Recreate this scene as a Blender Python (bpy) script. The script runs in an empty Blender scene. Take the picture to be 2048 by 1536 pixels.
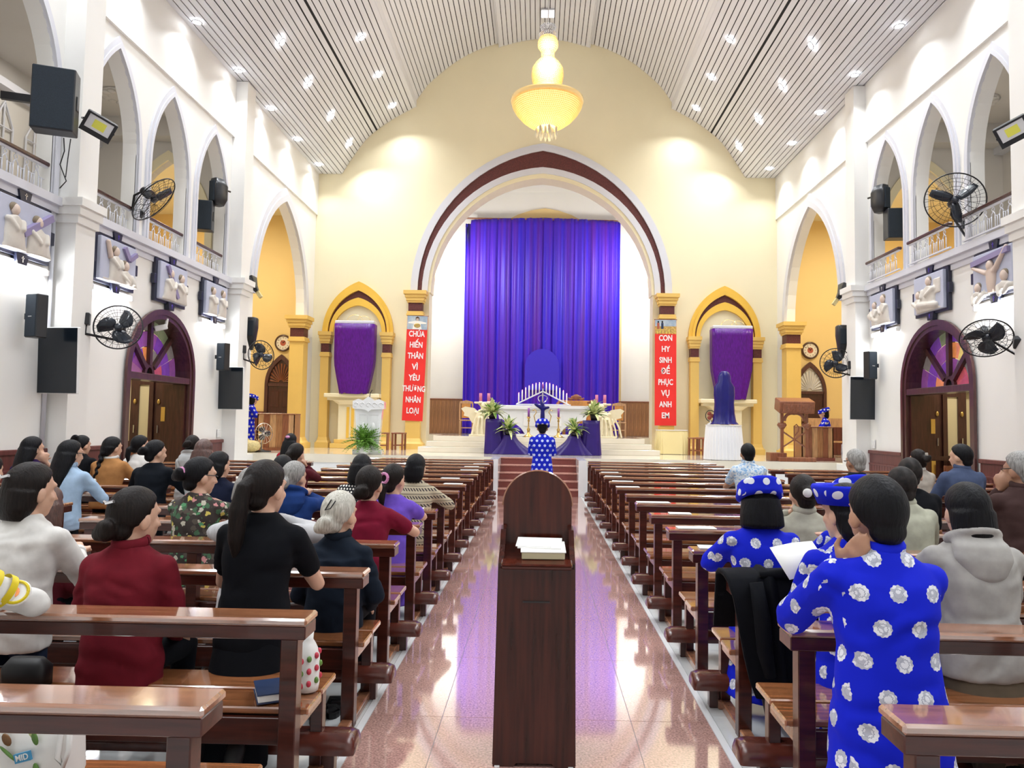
import bpy, math, random
from mathutils import Vector, Matrix
from mathutils.geometry import tessellate_polygon
random.seed(7)
S = bpy.context.scene
COL = S.collection
PI = math.pi
# ---------------------------------------------------------------- camera
EYE = 1.63                       # camera height, metres; y runs up the nave, x to the right
F = 1450.0                       # focal length in pixels of the 2048 wide frame
cam = bpy.data.cameras.new('camera'); camo = bpy.data.objects.new('camera', cam); COL.objects.link(camo)
cam.sensor_width = 36; cam.lens = 36 * F / 2048; cam.shift_x = -27.5 / 2048
cam.clip_start = .05; cam.clip_end = 200
camo.matrix_world = (Matrix.Translation((0, 0, EYE)) @ Matrix.Rotation(math.atan(27.5/F), 4, 'Z') @ Matrix.Rotation(PI/2 + math.atan(78/F), 4, 'X')
                     @ Matrix.Rotation(.016, 4, 'Z'))
S.camera = camo
# ---------------------------------------------------------------- view and world
S.view_settings.view_transform = 'Standard'; S.view_settings.look = 'None'
S.view_settings.gamma = 1; S.view_settings.use_curve_mapping = False
S.view_settings.exposure = 0.28
wd = bpy.data.worlds.new('world'); S.world = wd; wd.use_nodes = True
wd.node_tree.nodes['Background'].inputs[0].default_value = (.82, .88, 1, 1)
wd.node_tree.nodes['Background'].inputs[1].default_value = .35

def area(name, loc, rot, size, power, col=(1, 1, 1), sy=None, shape='SQUARE', spread=None):
    l = bpy.data.lights.new(name, 'AREA'); l.energy = power; l.color = col; l.size = size; l.shape = shape
    if sy: l.shape = 'RECTANGLE'; l.size_y = sy
    if spread: l.spread = spread
    o = bpy.data.objects.new(name, l); COL.objects.link(o); o.location = loc; o.rotation_euler = rot
    return o
DOWNLIGHT_POWER = 25
# ceiling cross-section: half profile of three panels, wall to ridge (x, z)
SEGA = [(7.22, 9.22), (6.2, 9.22)]
SEGB = [(6.2, 9.22), (5.5, 10.28), (4.75, 10.9), (3.95, 11.36)]
SEGC = [(3.95, 11.55), (3.6, 12.05), (3.0, 12.6), (2.5, 12.95), (1.95, 13.22), (1.4, 13.40)]
SEGD = [(1.4, 13.27), (.7, 13.46), (0, 13.54)]
# rows of recessed downlights: (x, z, normal tilt, first y); they run the whole length of the nave
DOWNROWS = [(6.66, 9.2, 0.0, 21.05), (5.74, 9.86, .96, 21.08), (4.5, 11.02, .55, 21.1)]
DSTEP = 1.92
for sx in (-1, 1):
    for (x, z, t, y0) in DOWNROWS:
        k = 0
        while y0 - DSTEP*k > -3.5:
            l = area('downlight_beam', (sx*(x-.16*math.sin(t)), y0-DSTEP*k, z-.08-.12*math.cos(t)), (0, sx*t*.35, 0), .17, DOWNLIGHT_POWER*(.55 if t == 0 else 1.1), (.93, .965, 1), shape='DISK', spread=2.25)
            k += 1
# lamps behind the chancel arch and in the two transepts (unseen area lights standing in for hidden lamps)
for sx in (-1, 1):
    area('unseen_chancel_area', (sx*3.3, 22.75, 6.9), (math.radians(62), 0, math.radians(sx*30)), .5, 120, (1, .97, .9), sy=1.6)
    area('unseen_transept_area', (sx*9.6, 19.2, 7.9), (0, 0, 0), 1.2, 200, (1, .88, .62))
    for gy in (7.5, 13.2): area('gallery_fill', (sx*9.1, gy, 8.4), (0, 0, 0), .6, 26, (1, .95, .86))  # unseen fill lights added to brighten the gallery interior
    area('vestibule_lamp', (sx*8.4, 13.4, 4.2), (0, 0, 0), .5, 40, (1, .9, .72))

# ---------------------------------------------------------------- materials
MATS = {}
def nt(m): return m.node_tree.nodes, m.node_tree.links
def mat(name, col=(.8, .8, .8), rough=.5, metal=0, noise=0, nscale=8, stretch=(1, 1, 1), bump=0, bscale=None, emit=None, estr=0,
        coat=0, trans=0, alpha=1, spec=.5, sheen=0, sss=0, col2=None):
    if name in MATS: return MATS[name]
    m = bpy.data.materials.new(name); m.use_nodes = True; MATS[name] = m
    N, L = nt(m); b = N['Principled BSDF']
    b.inputs['Base Color'].default_value = (*col, 1); b.inputs['Roughness'].default_value = rough
    b.inputs['Metallic'].default_value = metal; b.inputs['Coat Weight'].default_value = coat; b.inputs['Coat Roughness'].default_value = .06
    b.inputs['Transmission Weight'].default_value = trans; b.inputs['Alpha'].default_value = alpha
    b.inputs['Specular IOR Level'].default_value = spec; b.inputs['Sheen Weight'].default_value = sheen
    if sss: b.inputs['Subsurface Weight'].default_value = sss; b.inputs['Subsurface Radius'].default_value = (.01, .004, .002)
    if emit: b.inputs['Emission Color'].default_value = (*emit, 1); b.inputs['Emission Strength'].default_value = estr
    if noise or bump or col2:
        tc = N.new('ShaderNodeTexCoord'); mp = N.new('ShaderNodeMapping'); nz = N.new('ShaderNodeTexNoise')
        mp.inputs['Scale'].default_value = stretch
        L.new(tc.outputs['Object'], mp.inputs[0]); L.new(mp.outputs[0], nz.inputs['Vector'])
        nz.inputs['Scale'].default_value = nscale; nz.inputs['Detail'].default_value = 5
        if noise or col2:
            r = N.new('ShaderNodeValToRGB'); c2 = col2 or tuple(min(1, c*(1+noise)) for c in col)
            c1 = col if col2 else tuple(c*(1-noise) for c in col)
            r.color_ramp.elements[0].position = .3; r.color_ramp.elements[1].position = .7
            r.color_ramp.elements[0].color = (*c1, 1); r.color_ramp.elements[1].color = (*c2, 1)
            L.new(nz.outputs['Fac'], r.inputs[0]); L.new(r.outputs[0], b.inputs['Base Color'])
        if bump:
            bp = N.new('ShaderNodeBump'); bp.inputs['Strength'].default_value = bump; bp.inputs['Distance'].default_value = .01
            src = nz
            if bscale:
                src = N.new('ShaderNodeTexNoise'); src.inputs['Scale'].default_value = bscale; src.inputs['Detail'].default_value = 4
                L.new(mp.outputs[0], src.inputs['Vector'])
            L.new(src.outputs['Fac'], bp.inputs['Height']); L.new(bp.outputs[0], b.inputs['Normal'])
    return m
mat('wall_white', (.84, .832, .80), .6, noise=.02, nscale=.8)
mat('wall_cream', (.83, .752, .525), .6, noise=.03, nscale=.6)
mat('wall_yellow', (.80, .60, .28), .6, noise=.03, nscale=.8)
mat('gallery_grey', (.66, .635, .60), .7, noise=.03, nscale=1)
mat('trim_white', (.66, .67, .73), .5)
mat('trim_yellow', (.80, .50, .07), .45, noise=.03, nscale=2)
mat('pillar_yellow', (.78, .52, .14), .45, noise=.03, nscale=2)
mat('maroon_stone', (.10, .02, .018), .45, noise=.35, nscale=30, bump=.6)
mat('marble_white', (.82, .83, .84), .12, noise=.04, nscale=3, coat=.3)
mat('marble_step', (.80, .74, .62), .1, noise=.05, nscale=2, coat=.4)
mat('granite', (.60, .36, .31), .06, noise=.45, nscale=90, coat=1.0, spec=.9)
mat('granite_step', (.20, .055, .045), .25, noise=.3, nscale=70, coat=.2)
mat('granite_nose', (.42, .22, .18), .3, noise=.3, nscale=70)
mat('floor_tile', (.66, .68, .68), .12, noise=.06, nscale=5, coat=.3)
mat('grout', (.35, .35, .34), .8)
mat('slat', (.74, .75, .79), .58, noise=.02, nscale=1)
mat('dark_void', (.012, .012, .014), .9)
WOODST = (14, 1.1, 14)
mat('pew_wood', (.050, .0105, .006), .28, noise=.4, nscale=3, stretch=(1.2, 16, 16), coat=.35, spec=.35)
mat('pew_seat', (.26, .095, .035), .16, noise=.4, nscale=3, stretch=(1.2, 16, 16), coat=.9)
mat('pew_top', (.30, .12, .055), .13, noise=.35, nscale=3, stretch=(1.2, 16, 16), coat=1)
mat('pew_edge', (.27, .115, .06), .25, noise=.35, nscale=3, stretch=(8, 8, 1.5), coat=.6)
mat('kneeler_leather', (.085, .018, .011), .25, noise=.25, nscale=12, coat=.4, bump=.1)
mat('dark_wood', (.055, .014, .011), .3, noise=.4, nscale=3, stretch=(14, 14, 1.2), coat=.35)
mat('lectern_wood', (.040, .0085, .005), .22, noise=.55, nscale=2.2, stretch=(16, 16, 1.0), coat=.15, spec=.3)
mat('lectern_disc', (.060, .0105, .005), .2, noise=.5, nscale=2.2, stretch=(14, 14, 1.0), coat=.12, spec=.3)
mat('wainscot', (.13, .035, .03), .4, noise=.25, nscale=3, stretch=(12, 12, 1))
mat('plank_brown', (.34, .16, .07), .35, noise=.35, nscale=3, stretch=(14, 14, 1.2), coat=.2)
mat('wood_brown', (.25, .085, .04), .35, noise=.3, nscale=3, stretch=(12, 12, 1.2), coat=.3)
mat('wood_light', (.52, .30, .15), .4, noise=.25, nscale=3, stretch=(10, 10, 1.2), coat=.2)
mat('wood_orange', (.55, .25, .06), .3, noise=.25, nscale=6, coat=.3)
mat('door_frame', (.075, .026, .024), .35, noise=.3, nscale=3, stretch=(10, 10, 1.2), coat=.3)
mat('black_plastic', (.012, .014, .018), .35, noise=.1, nscale=20)
mat('screen_black', (.006, .010, .016), .18, coat=.2)
mat('speaker_cloth', (.008, .016, .026), .8, noise=.3, nscale=120, bump=.2)
mat('metal_black', (.01, .01, .012), .3, metal=.3)
mat('fan_blade', (.008, .014, .026), .28, coat=.3)
mat('chrome', (.75, .75, .76), .12, metal=1)
mat('gold', (.78, .55, .2), .22, metal=1)
mat('glass_dark', (.03, .03, .035), .05, coat=1)
mat('lamp_white', (1, 1, 1), .4, emit=(.95, .97, 1), estr=28)
mat('tube_white', (1, 1, 1), .4, emit=(.95, .97, 1), estr=75)
mat('panel_light', (1, 1, 1), .4, emit=(.95, .97, 1), estr=12)
mat('crystal', (.95, .70, .30), .15, emit=(1, .62, .18), estr=.16, coat=.6)
mat('crystal_lit', (1, .85, .5), .2, emit=(1, .68, .26), estr=.85)
mat('crystal_clear', (.45, .44, .38), .08, coat=1, spec=.9)
mat('silver_crystal', (.55, .55, .58), .15, metal=.8)
mat('led_yellow', (.85, .85, .12), .4)
mat('reflector', (.8, .82, .84), .3, metal=.2)
mat('relief_panel', (.50, .53, .66), .5, noise=.03, nscale=3)
mat('relief_figure', (.66, .62, .56), .5, noise=.06, nscale=9)
mat('relief_skin', (.66, .53, .45), .5)
mat('relief_hair', (.22, .17, .11), .6)
mat('relief_beam', (.28, .24, .42), .5)
mat('frame_navy', (.014, .017, .04), .35)
mat('banner_red', (.78, .022, .018), .55, noise=.04, nscale=3)
mat('letter_white', (.86, .80, .84), .5)
mat('skin', (.60, .36, .25), .45, noise=.05, nscale=25, sss=.12)
mat('skin_tan', (.42, .225, .14), .45, noise=.06, nscale=25, sss=.12)
mat('eye_white', (.8, .8, .78), .2); mat('eye_dark', (.02, .012, .008), .2); mat('lip', (.5, .16, .13), .4)
HS = (22, 22, 2.2)
mat('hair_black', (.003, .003, .0045), .5, noise=.6, nscale=5, stretch=HS, bump=.5, spec=.18)
mat('hair_dark', (.008, .005, .004), .5, noise=.6, nscale=5, stretch=HS, bump=.5, spec=.18)
mat('hair_brown', (.075, .032, .024), .42, noise=.5, nscale=5, stretch=HS, bump=.5)
mat('hair_grey', (.11, .105, .10), .5, nscale=5, stretch=HS, bump=.5, col2=(.36, .35, .33))
mat('hair_silver', (.30, .28, .23), .45, nscale=5, stretch=HS, bump=.4, col2=(.62, .60, .53))
mat('hair_thin', (.005, .005, .005), .55, nscale=7, stretch=(3, 3, 3), col2=(.03, .024, .022), bump=.3, spec=.15)
def cloth(name, col, rough=.85, n=.12): return mat(name, col, rough, noise=n, nscale=14, bump=.35, bscale=6, spec=.15)
for nm, c in dict(cl_white=(.66, .645, .615), cl_maroon=(.135, .008, .016), cl_black=(.0025, .003, .005), cl_navysuit=(.007, .012, .022), cl_maroon2=(.16, .006, .024),
                  cl_purple=(.145, .075, .48), cl_grey=(.46, .46, .47), cl_hoodblue=(.010, .035, .15), cl_navy=(.006, .009, .026),
                  cl_darkred=(.07, .006, .012), cl_red=(.33, .008, .02), cl_lightgrey=(.40, .41, .41), cl_coat=(.004, .006, .010), cl_camel=(.36, .17, .06),
                  cl_denim=(.33, .45, .60), cl_plum=(.022, .006, .055), cl_khaki=(.36, .345, .28), cl_olive=(.37, .37, .29), cl_hoodie=(.36, .345, .325),
                  cl_shirtblue=(.055, .075, .14), cl_brown=(.05, .026, .024), cl_beige=(.42, .38, .33), cl_trouser=(.003, .004, .007), cl_jean=(.012, .02, .045),
                  cl_skirtbrown=(.10, .075, .05), cl_leather=(.008, .014, .025), cl_trimyellow=(.62, .42, .12)).items(): cloth(nm, c)
mat('satin_blue', (.006, .005, .13), .3, noise=.12, nscale=5, spec=.35)
mat('satin_navy', (.022, .006, .135), .36, noise=.12, nscale=5, spec=.35)
mat('purple_velvet', (.085, .003, .22), .28, noise=.3, nscale=14, stretch=(3, 3, .6), bump=.6, spec=.35)
mat('cloth_white', (.80, .80, .82), .7); mat('cloth_cream', (.82, .70, .36), .7); mat('stone_cream', (.78, .70, .50), .5, noise=.05, nscale=6)
mat('paper', (.85, .84, .80), .7); mat('paper_yellow', (.62, .56, .36), .7); mat('book_navy', (.012, .03, .09), .5)
mat('candle_wax', (.85, .80, .76), .4); mat('candle_purple', (.25, .06, .35), .4, alpha=1); mat('flame', (1, .5, .5), .5, emit=(1, .22, .25), estr=9)
mat('candle_red', (.55, .16, .28), .3)
mat('leaf', (.10, .22, .035), .45, noise=.35, nscale=10); mat('leaf_pale', (.60, .66, .30), .45, noise=.3, nscale=12)
mat('fern', (.17, .36, .05), .5, noise=.4, nscale=7)
mat('plastic_white', (.78, .78, .77), .35); mat('wicker', (.60, .50, .24), .6, noise=.2, nscale=30, bump=.5)
mat('porcelain', (.70, .72, .78), .12, nscale=6, col2=(.06, .07, .14))
mat('clock_face', (.80, .74, .66), .4); mat('clock_rim', (.06, .022, .016), .3, coat=.5); mat('clock_red', (.42, .10, .06), .4)
mat('bag_white', (.76, .75, .72), .5, noise=.03, nscale=5); mat('print_blue', (.05, .28, .50), .5); mat('print_brown', (.16, .07, .02), .5)
mat('print_purple', (.28, .18, .48), .5); mat('print_red', (.5, .03, .06), .5)
mat('rubber', (.008, .008, .009), .5); mat('sky_print', (.10, .22, .42), .5, nscale=3, col2=(.55, .62, .66)); mat('field_print', (.55, .36, .10), .5, noise=.4, nscale=18)
for nm, c in dict(g_purple=(.20, .06, .42), g_violet=(.30, .09, .34), g_green=(.22, .26, .15), g_orange=(.85, .30, .10), g_yellow=(.80, .62, .14), g_red=(.62, .12, .14), g_grey=(.24, .21, .20), g_pink=(.42, .16, .30)).items():
    mat(nm, c, .12, noise=.2, nscale=6, coat=.5, emit=c, estr=.18)

for nm, ior in (('granite', 2.6), ('pew_top', 2.6), ('pew_seat', 1.8), ('floor_tile', 1.7)): MATS[nm].node_tree.nodes['Principled BSDF'].inputs['Coat IOR'].default_value = ior
# ---------------------------------------------------------------- procedural print materials
def chain(N, L, op, a, b=None):
    n = N.new('ShaderNodeMath'); n.operation = op
    for i, v in enumerate((a, b)):
        if v is None: continue
        if isinstance(v, (int, float)): n.inputs[i].default_value = v
        else: L.new(v, n.inputs[i])
    return n.outputs[0]
def dots_mat(name, base, dot, pitch, rad, rings=True, rough=.75):
    """round medallions in staggered rows, wrapped round the garment by its surface direction"""
    m = mat(name, base, rough, spec=.15); N, L = nt(m); b = N['Principled BSDF']
    tc = N.new('ShaderNodeTexCoord'); sp = N.new('ShaderNodeSeparateXYZ'); L.new(tc.outputs['Object'], sp.inputs[0])
    sn = N.new('ShaderNodeSeparateXYZ'); L.new(tc.outputs['Normal'], sn.inputs[0])
    c = lambda o, a, d=None: chain(N, L, o, a, d)
    side = c('GREATER_THAN', c('ABSOLUTE', sn.outputs[0]), c('ADD', c('ABSOLUTE', sn.outputs[1]), .25))
    mx = N.new('ShaderNodeMix'); L.new(side, mx.inputs[0]); L.new(sp.outputs[0], mx.inputs[2]); L.new(sp.outputs[1], mx.inputs[3])
    v = c('DIVIDE', sp.outputs[2], pitch); row = c('FLOOR', v)
    u = c('ADD', c('DIVIDE', mx.outputs[0], pitch*1.12), c('MULTIPLY', c('MODULO', c('ADD', row, 100), 2), .5))
    fu = c('SUBTRACT', c('SUBTRACT', u, c('FLOOR', u)), .5); fv = c('SUBTRACT', c('SUBTRACT', v, row), .5)
    fu = c('MULTIPLY', fu, 1.12)
    d = c('SQRT', c('ADD', c('MULTIPLY', fu, fu), c('MULTIPLY', fv, fv)))
    if rings:
        ang = c('ARCTAN2', fv, fu); d = c('ADD', d, c('MULTIPLY', c('SINE', c('MULTIPLY', ang, 12)), .012))
    mask = c('LESS_THAN', d, rad)
    r = N.new('ShaderNodeMix'); r.data_type = 'RGBA'; r.inputs[6].default_value = (*base, 1); r.inputs[7].default_value = (*dot, 1)
    L.new(mask, r.inputs[0]); out = r.outputs[2]
    if rings:
        nz = N.new('ShaderNodeTexVoronoi'); nz.inputs['Scale'].default_value = 1.7/pitch*3; L.new(tc.outputs['Object'], nz.inputs['Vector'])
        ring = c('ADD', c('LESS_THAN', c('ABSOLUTE', c('SUBTRACT', d, rad*.52)), rad*.06), c('MULTIPLY', c('GREATER_THAN', nz.outputs['Distance'], .52), .8))
        ring = c('MULTIPLY', c('MINIMUM', ring, 1), mask)
        r2 = N.new('ShaderNodeMix'); r2.data_type = 'RGBA'; L.new(c('MULTIPLY', ring, .6), r2.inputs[0]); L.new(out, r2.inputs[6])
        r2.inputs[7].default_value = (.12, .14, .24, 1); out = r2.outputs[2]
    L.new(out, b.inputs['Base Color'])
    bp = N.new('ShaderNodeBump'); nn = N.new('ShaderNodeTexNoise'); nn.inputs['Scale'].default_value = 6; L.new(tc.outputs['Object'], nn.inputs['Vector'])
    bp.inputs['Strength'].default_value = .3; bp.inputs['Distance'].default_value = .012; L.new(nn.outputs['Fac'], bp.inputs['Height']); L.new(bp.outputs[0], b.inputs['Normal'])
dots_mat('aodai_blue', (.005, .014, .54), (.74, .75, .80), .112, .255)
dots_mat('aodai_small', (.006, .016, .46), (.50, .58, .80), .085, .27, rings=False)
dots_mat('polka', (.010, .010, .014), (.78, .76, .70), .028, .33, rings=False)
def ramp_print(name, cells, stops, scale, base=None, rough=.8):
    m = mat(name, stops[0][1], rough, spec=.25); N, L = nt(m); b = N['Principled BSDF']
    tc = N.new('ShaderNodeTexCoord'); v = N.new('ShaderNodeTexVoronoi' if cells else 'ShaderNodeTexNoise'); v.inputs['Scale'].default_value = scale
    if cells:
        w = N.new('ShaderNodeTexNoise'); w.inputs['Scale'].default_value = scale*1.6; L.new(tc.outputs['Object'], w.inputs['Vector'])
        vm = N.new('ShaderNodeVectorMath'); vm.operation = 'MULTIPLY_ADD'; vm.inputs[1].default_value = (.9/scale,)*3; L.new(w.outputs['Color'], vm.inputs[0]); L.new(tc.outputs['Object'], vm.inputs[2]); L.new(vm.outputs[0], v.inputs['Vector'])
    else: L.new(tc.outputs['Object'], v.inputs['Vector'])
    r = N.new('ShaderNodeValToRGB'); r.color_ramp.interpolation = 'CONSTANT' if cells else 'LINEAR'
    while len(r.color_ramp.elements) < len(stops): r.color_ramp.elements.new(.5)
    for e, (p, c) in zip(r.color_ramp.elements, stops): e.position = p; e.color = (*c, 1)
    if cells:
        sp = N.new('ShaderNodeSeparateColor'); L.new(v.outputs['Color'], sp.inputs[0]); L.new(sp.outputs[0], r.inputs[0])
        if base:
            mx = N.new('ShaderNodeMix'); mx.data_type = 'RGBA'; mx.inputs[7].default_value = (*base, 1); L.new(r.outputs[0], mx.inputs[6])
            L.new(chain(N, L, 'GREATER_THAN', v.outputs['Distance'], .55), mx.inputs[0]); L.new(mx.outputs[2], b.inputs['Base Color']); return
    else: L.new(v.outputs['Fac'], r.inputs[0])
    L.new(r.outputs[0], b.inputs['Base Color'])
ramp_print('floral', 1, [(0, (.04, .032, .028)), (.25, (.06, .13, .07)), (.45, (.50, .47, .38)), (.68, (.09, .075, .06)), (.78, (.55, .24, .24)), (.84, (.62, .52, .12)), (.9, (.10, .30, .14))], 27, base=(.045, .036, .032))
ramp_print('floral_white', 1, [(0, (.62, .60, .52)), (.6, (.25, .24, .18)), (.75, (.62, .60, .52)), (.9, (.35, .25, .2))], 45, base=(.62, .60, .52))
ramp_print('shirt_print', 0, [(.4, (.20, .36, .58)), (.5, (.52, .60, .68)), (.62, (.62, .66, .68))], 38)
ramp_print('youth_band', 0, [(.4, (.62, .48, .02)), (.6, (.72, .58, .06))], 10)
def knit_mat(name):
    m = mat(name, (.42, .36, .26), .9, spec=.2); N, L = nt(m); b = N['Principled BSDF']
    tc = N.new('ShaderNodeTexCoord'); sp = N.new('ShaderNodeSeparateXYZ'); L.new(tc.outputs['Object'], sp.inputs[0])
    c = lambda o, a, d=None: chain(N, L, o, a, d)
    z = c('MULTIPLY', sp.outputs[2], 1/.075); fz = c('SUBTRACT', z, c('FLOOR', z))
    band = c('GREATER_THAN', fz, .62); teeth = c('GREATER_THAN', c('SINE', c('ADD', c('MULTIPLY', sp.outputs[0], 230), c('MULTIPLY', fz, 14))), -.1)
    thin = c('LESS_THAN', c('ABSOLUTE', c('SUBTRACT', fz, .25)), .05)
    k = c('MAXIMUM', c('MULTIPLY', band, teeth), c('MULTIPLY', thin, .7))
    mx = N.new('ShaderNodeMix'); mx.data_type = 'RGBA'; mx.inputs[6].default_value = (.44, .38, .27, 1); mx.inputs[7].default_value = (.06, .05, .05, 1)
    L.new(k, mx.inputs[0]); L.new(mx.outputs[2], b.inputs['Base Color'])
knit_mat('knit')
def curtain_mat():
    m = mat('curtain', (.065, .012, .36), .45, sheen=.08, spec=.3); N, L = nt(m); b = N['Principled BSDF']
    tc = N.new('ShaderNodeTexCoord'); mp = N.new('ShaderNodeMapping'); mp.inputs['Scale'].default_value = (2.2, 1, .06); nz = N.new('ShaderNodeTexNoise')
    nz.inputs['Scale'].default_value = 2.2; L.new(tc.outputs['Object'], mp.inputs[0]); L.new(mp.outputs[0], nz.inputs['Vector'])
    r = N.new('ShaderNodeValToRGB'); r.color_ramp.elements[0].position = .35; r.color_ramp.elements[1].position = .65
    r.color_ramp.elements[0].color = (.036, .014, .56, 1); r.color_ramp.elements[1].color = (.088, .012, .37, 1)
    L.new(nz.outputs['Fac'], r.inputs[0]); L.new(r.outputs[0], b.inputs['Base Color'])
curtain_mat()
mat('curtain_glow_blue', (.034, .012, .50), .45, sheen=.08)

# ---------------------------------------------------------------- mesh helpers
def ico_dirs(nu, nv): return [[(math.sin(PI*j/nv)*math.cos(2*PI*i/nu), math.sin(PI*j/nv)*math.sin(2*PI*i/nu), math.cos(PI*j/nv)) for i in range(nu)] for j in range(nv+1)]
class MB:
    def __init__(s): s.v = []; s.f = []
    def add(s, vs, fs):
        o = len(s.v); s.v += [tuple(p) for p in vs]; s.f += [tuple(i+o for i in f) for f in fs]; return s
    def box(s, x0, x1, y0, y1, z0, z1, bev=0, T=None):
        x0, x1 = min(x0, x1), max(x0, x1); y0, y1 = min(y0, y1), max(y0, y1); z0, z1 = min(z0, z1), max(z0, z1)
        if bev:
            b = min(bev, (x1-x0)/2.01, (y1-y0)/2.01, (z1-z0)/2.01); vs = []; idx = {}
            for i, (X, dx) in enumerate(((x0, b), (x1, -b))):
                for j, (Y, dy) in enumerate(((y0, b), (y1, -b))):
                    for k, (Z, dz) in enumerate(((z0, b), (z1, -b))):
                        idx[i, j, k] = len(vs); vs += [(X, Y+dy, Z+dz), (X+dx, Y, Z+dz), (X+dx, Y+dy, Z)]
            g = lambda i, j, k, a: idx[i, j, k]+a
            fs = [(g(0,0,0,0), g(0,0,1,0), g(0,1,1,0), g(0,1,0,0)), (g(1,0,0,0), g(1,1,0,0), g(1,1,1,0), g(1,0,1,0)),
                  (g(0,0,0,1), g(1,0,0,1), g(1,0,1,1), g(0,0,1,1)), (g(0,1,0,1), g(0,1,1,1), g(1,1,1,1), g(1,1,0,1)),
                  (g(0,0,0,2), g(0,1,0,2), g(1,1,0,2), g(1,0,0,2)), (g(0,0,1,2), g(1,0,1,2), g(1,1,1,2), g(0,1,1,2))]
            for i in (0, 1):
                for j in (0, 1):
                    fs.append((g(i,j,0,0), g(i,j,1,0), g(i,j,1,1), g(i,j,0,1)) if i != j else (g(i,j,0,1), g(i,j,1,1), g(i,j,1,0), g(i,j,0,0)))
                    fs.append((g(0,i,j,1), g(1,i,j,1), g(1,i,j,2), g(0,i,j,2)) if i != j else (g(0,i,j,2), g(1,i,j,2), g(1,i,j,1), g(0,i,j,1)))
                    fs.append((g(i,0,j,0), g(i,1,j,0), g(i,1,j,2), g(i,0,j,2)) if i == j else (g(i,0,j,2), g(i,1,j,2), g(i,1,j,0), g(i,0,j,0)))
                    for k in (0, 1): fs.append((g(i,j,k,0), g(i,j,k,1), g(i,j,k,2)))
        else:
            vs = [(x, y, z) for x in (x0, x1) for y in (y0, y1) for z in (z0, z1)]
            fs = [(0, 1, 3, 2), (4, 6, 7, 5), (0, 4, 5, 1), (2, 3, 7, 6), (0, 2, 6, 4), (1, 5, 7, 3)]
        if T is not None: vs = [T @ Vector(p) for p in vs]
        return s.add(vs, fs)
    def tube(s, pts, rad, n=8, cap=True, flat=None):
        """swept tube; rad a number, list of radii; flat=(axis vector, factor) squashes the section along one direction"""
        P = [Vector(p) for p in pts]; R = rad if isinstance(rad, (list, tuple)) else [rad]*len(P); vs = []; fs = []
        up = None
        for i, p in enumerate(P):
            t = (P[min(i+1, len(P)-1)]-P[max(i-1, 0)])
            t = t.normalized() if t.length > 1e-9 else Vector((0, 0, 1))
            if up is None: up = t.orthogonal().normalized()
            up = (up - t*up.dot(t)); up = up.normalized() if up.length > 1e-6 else t.orthogonal().normalized()
            w = t.cross(up)
            for k in range(n):
                a = 2*PI*k/n; d = (up*math.cos(a)+w*math.sin(a))*R[i]
                if flat is not None: ax = Vector(flat[0]).normalized(); d = d - ax*d.dot(ax)*(1-flat[1])
                vs.append(p+d)
        for i in range(len(P)-1):
            for k in range(n): a, b = i*n+k, i*n+(k+1) % n; fs.append((a, b, b+n, a+n))
        if cap: fs.append(tuple(range(n-1, -1, -1))); fs.append(tuple((len(P)-1)*n+k for k in range(n)))
        return s.add(vs, fs)
    def cap(s, a, b, ra, rb, n=10):
        """tapered capsule"""
        a, b = Vector(a), Vector(b); d = (b-a).normalized() if (b-a).length > 1e-6 else Vector((0, 0, 1))
        pts = []; R = []
        for k in (-.97, -.7, -.35): pts.append(a+d*ra*k); R.append(ra*math.sqrt(1-k*k))
        pts += [a, b]; R += [ra, rb]
        for k in (.35, .7, .97): pts.append(b+d*rb*k); R.append(rb*math.sqrt(1-k*k))
        return s.tube(pts, R, n)
    def ell(s, c, r, nu=14, nv=9, T=None, fn=None):
        D = ico_dirs(nu, nv); vs = []; fs = []
        for j in range(nv+1):
            for i in range(nu):
                d = D[j][i]; k = fn(d) if fn else 1
                p = Vector((c[0]+d[0]*r[0]*k, c[1]+d[1]*r[1]*k, c[2]+d[2]*r[2]*k)); vs.append(T @ p if T is not None else p)
        for j in range(nv):
            for i in range(nu): a, b = j*nu+i, j*nu+(i+1) % nu; fs.append((a, a+nu, b+nu, b))
        return s.add(vs, fs)
    def loft(s, secs, n=20, p=2.4, T=None, cap=True):
        """stacked superellipse sections (cx, cy, z, rx, ry)"""
        vs = []; fs = []
        for (cx, cy, z, rx, ry) in secs:
            for k in range(n):
                a = 2*PI*k/n; c, q = math.cos(a), math.sin(a)
                v = Vector((cx+rx*math.copysign(abs(c)**(2/p), c), cy+ry*math.copysign(abs(q)**(2/p), q), z)); vs.append(T @ v if T is not None else v)
        for i in range(len(secs)-1):
            for k in range(n): a, b = i*n+k, i*n+(k+1) % n; fs.append((a, b, b+n, a+n))
        if cap: fs.append(tuple(range(n-1, -1, -1))); fs.append(tuple((len(secs)-1)*n+k for k in range(n)))
        return s.add(vs, fs)
    def lathe(s, prof, n=16, c=(0, 0, 0), cap=True, T=None):
        vs = []; fs = []
        if len(prof) == 2 and prof[0][1] == prof[1][1]: cap = False
        for (r, z) in prof:
            for k in range(n):
                v = Vector((c[0]+r*math.cos(2*PI*k/n), c[1]+r*math.sin(2*PI*k/n), c[2]+z)); vs.append(T @ v if T is not None else v)
        for i in range(len(prof)-1):
            for k in range(n): a, b = i*n+k, i*n+(k+1) % n; fs.append((a, b, b+n, a+n))
        if cap: fs.append(tuple(range(n-1, -1, -1))); fs.append(tuple((len(prof)-1)*n+k for k in range(n)))
        return s.add(vs, fs)
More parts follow.
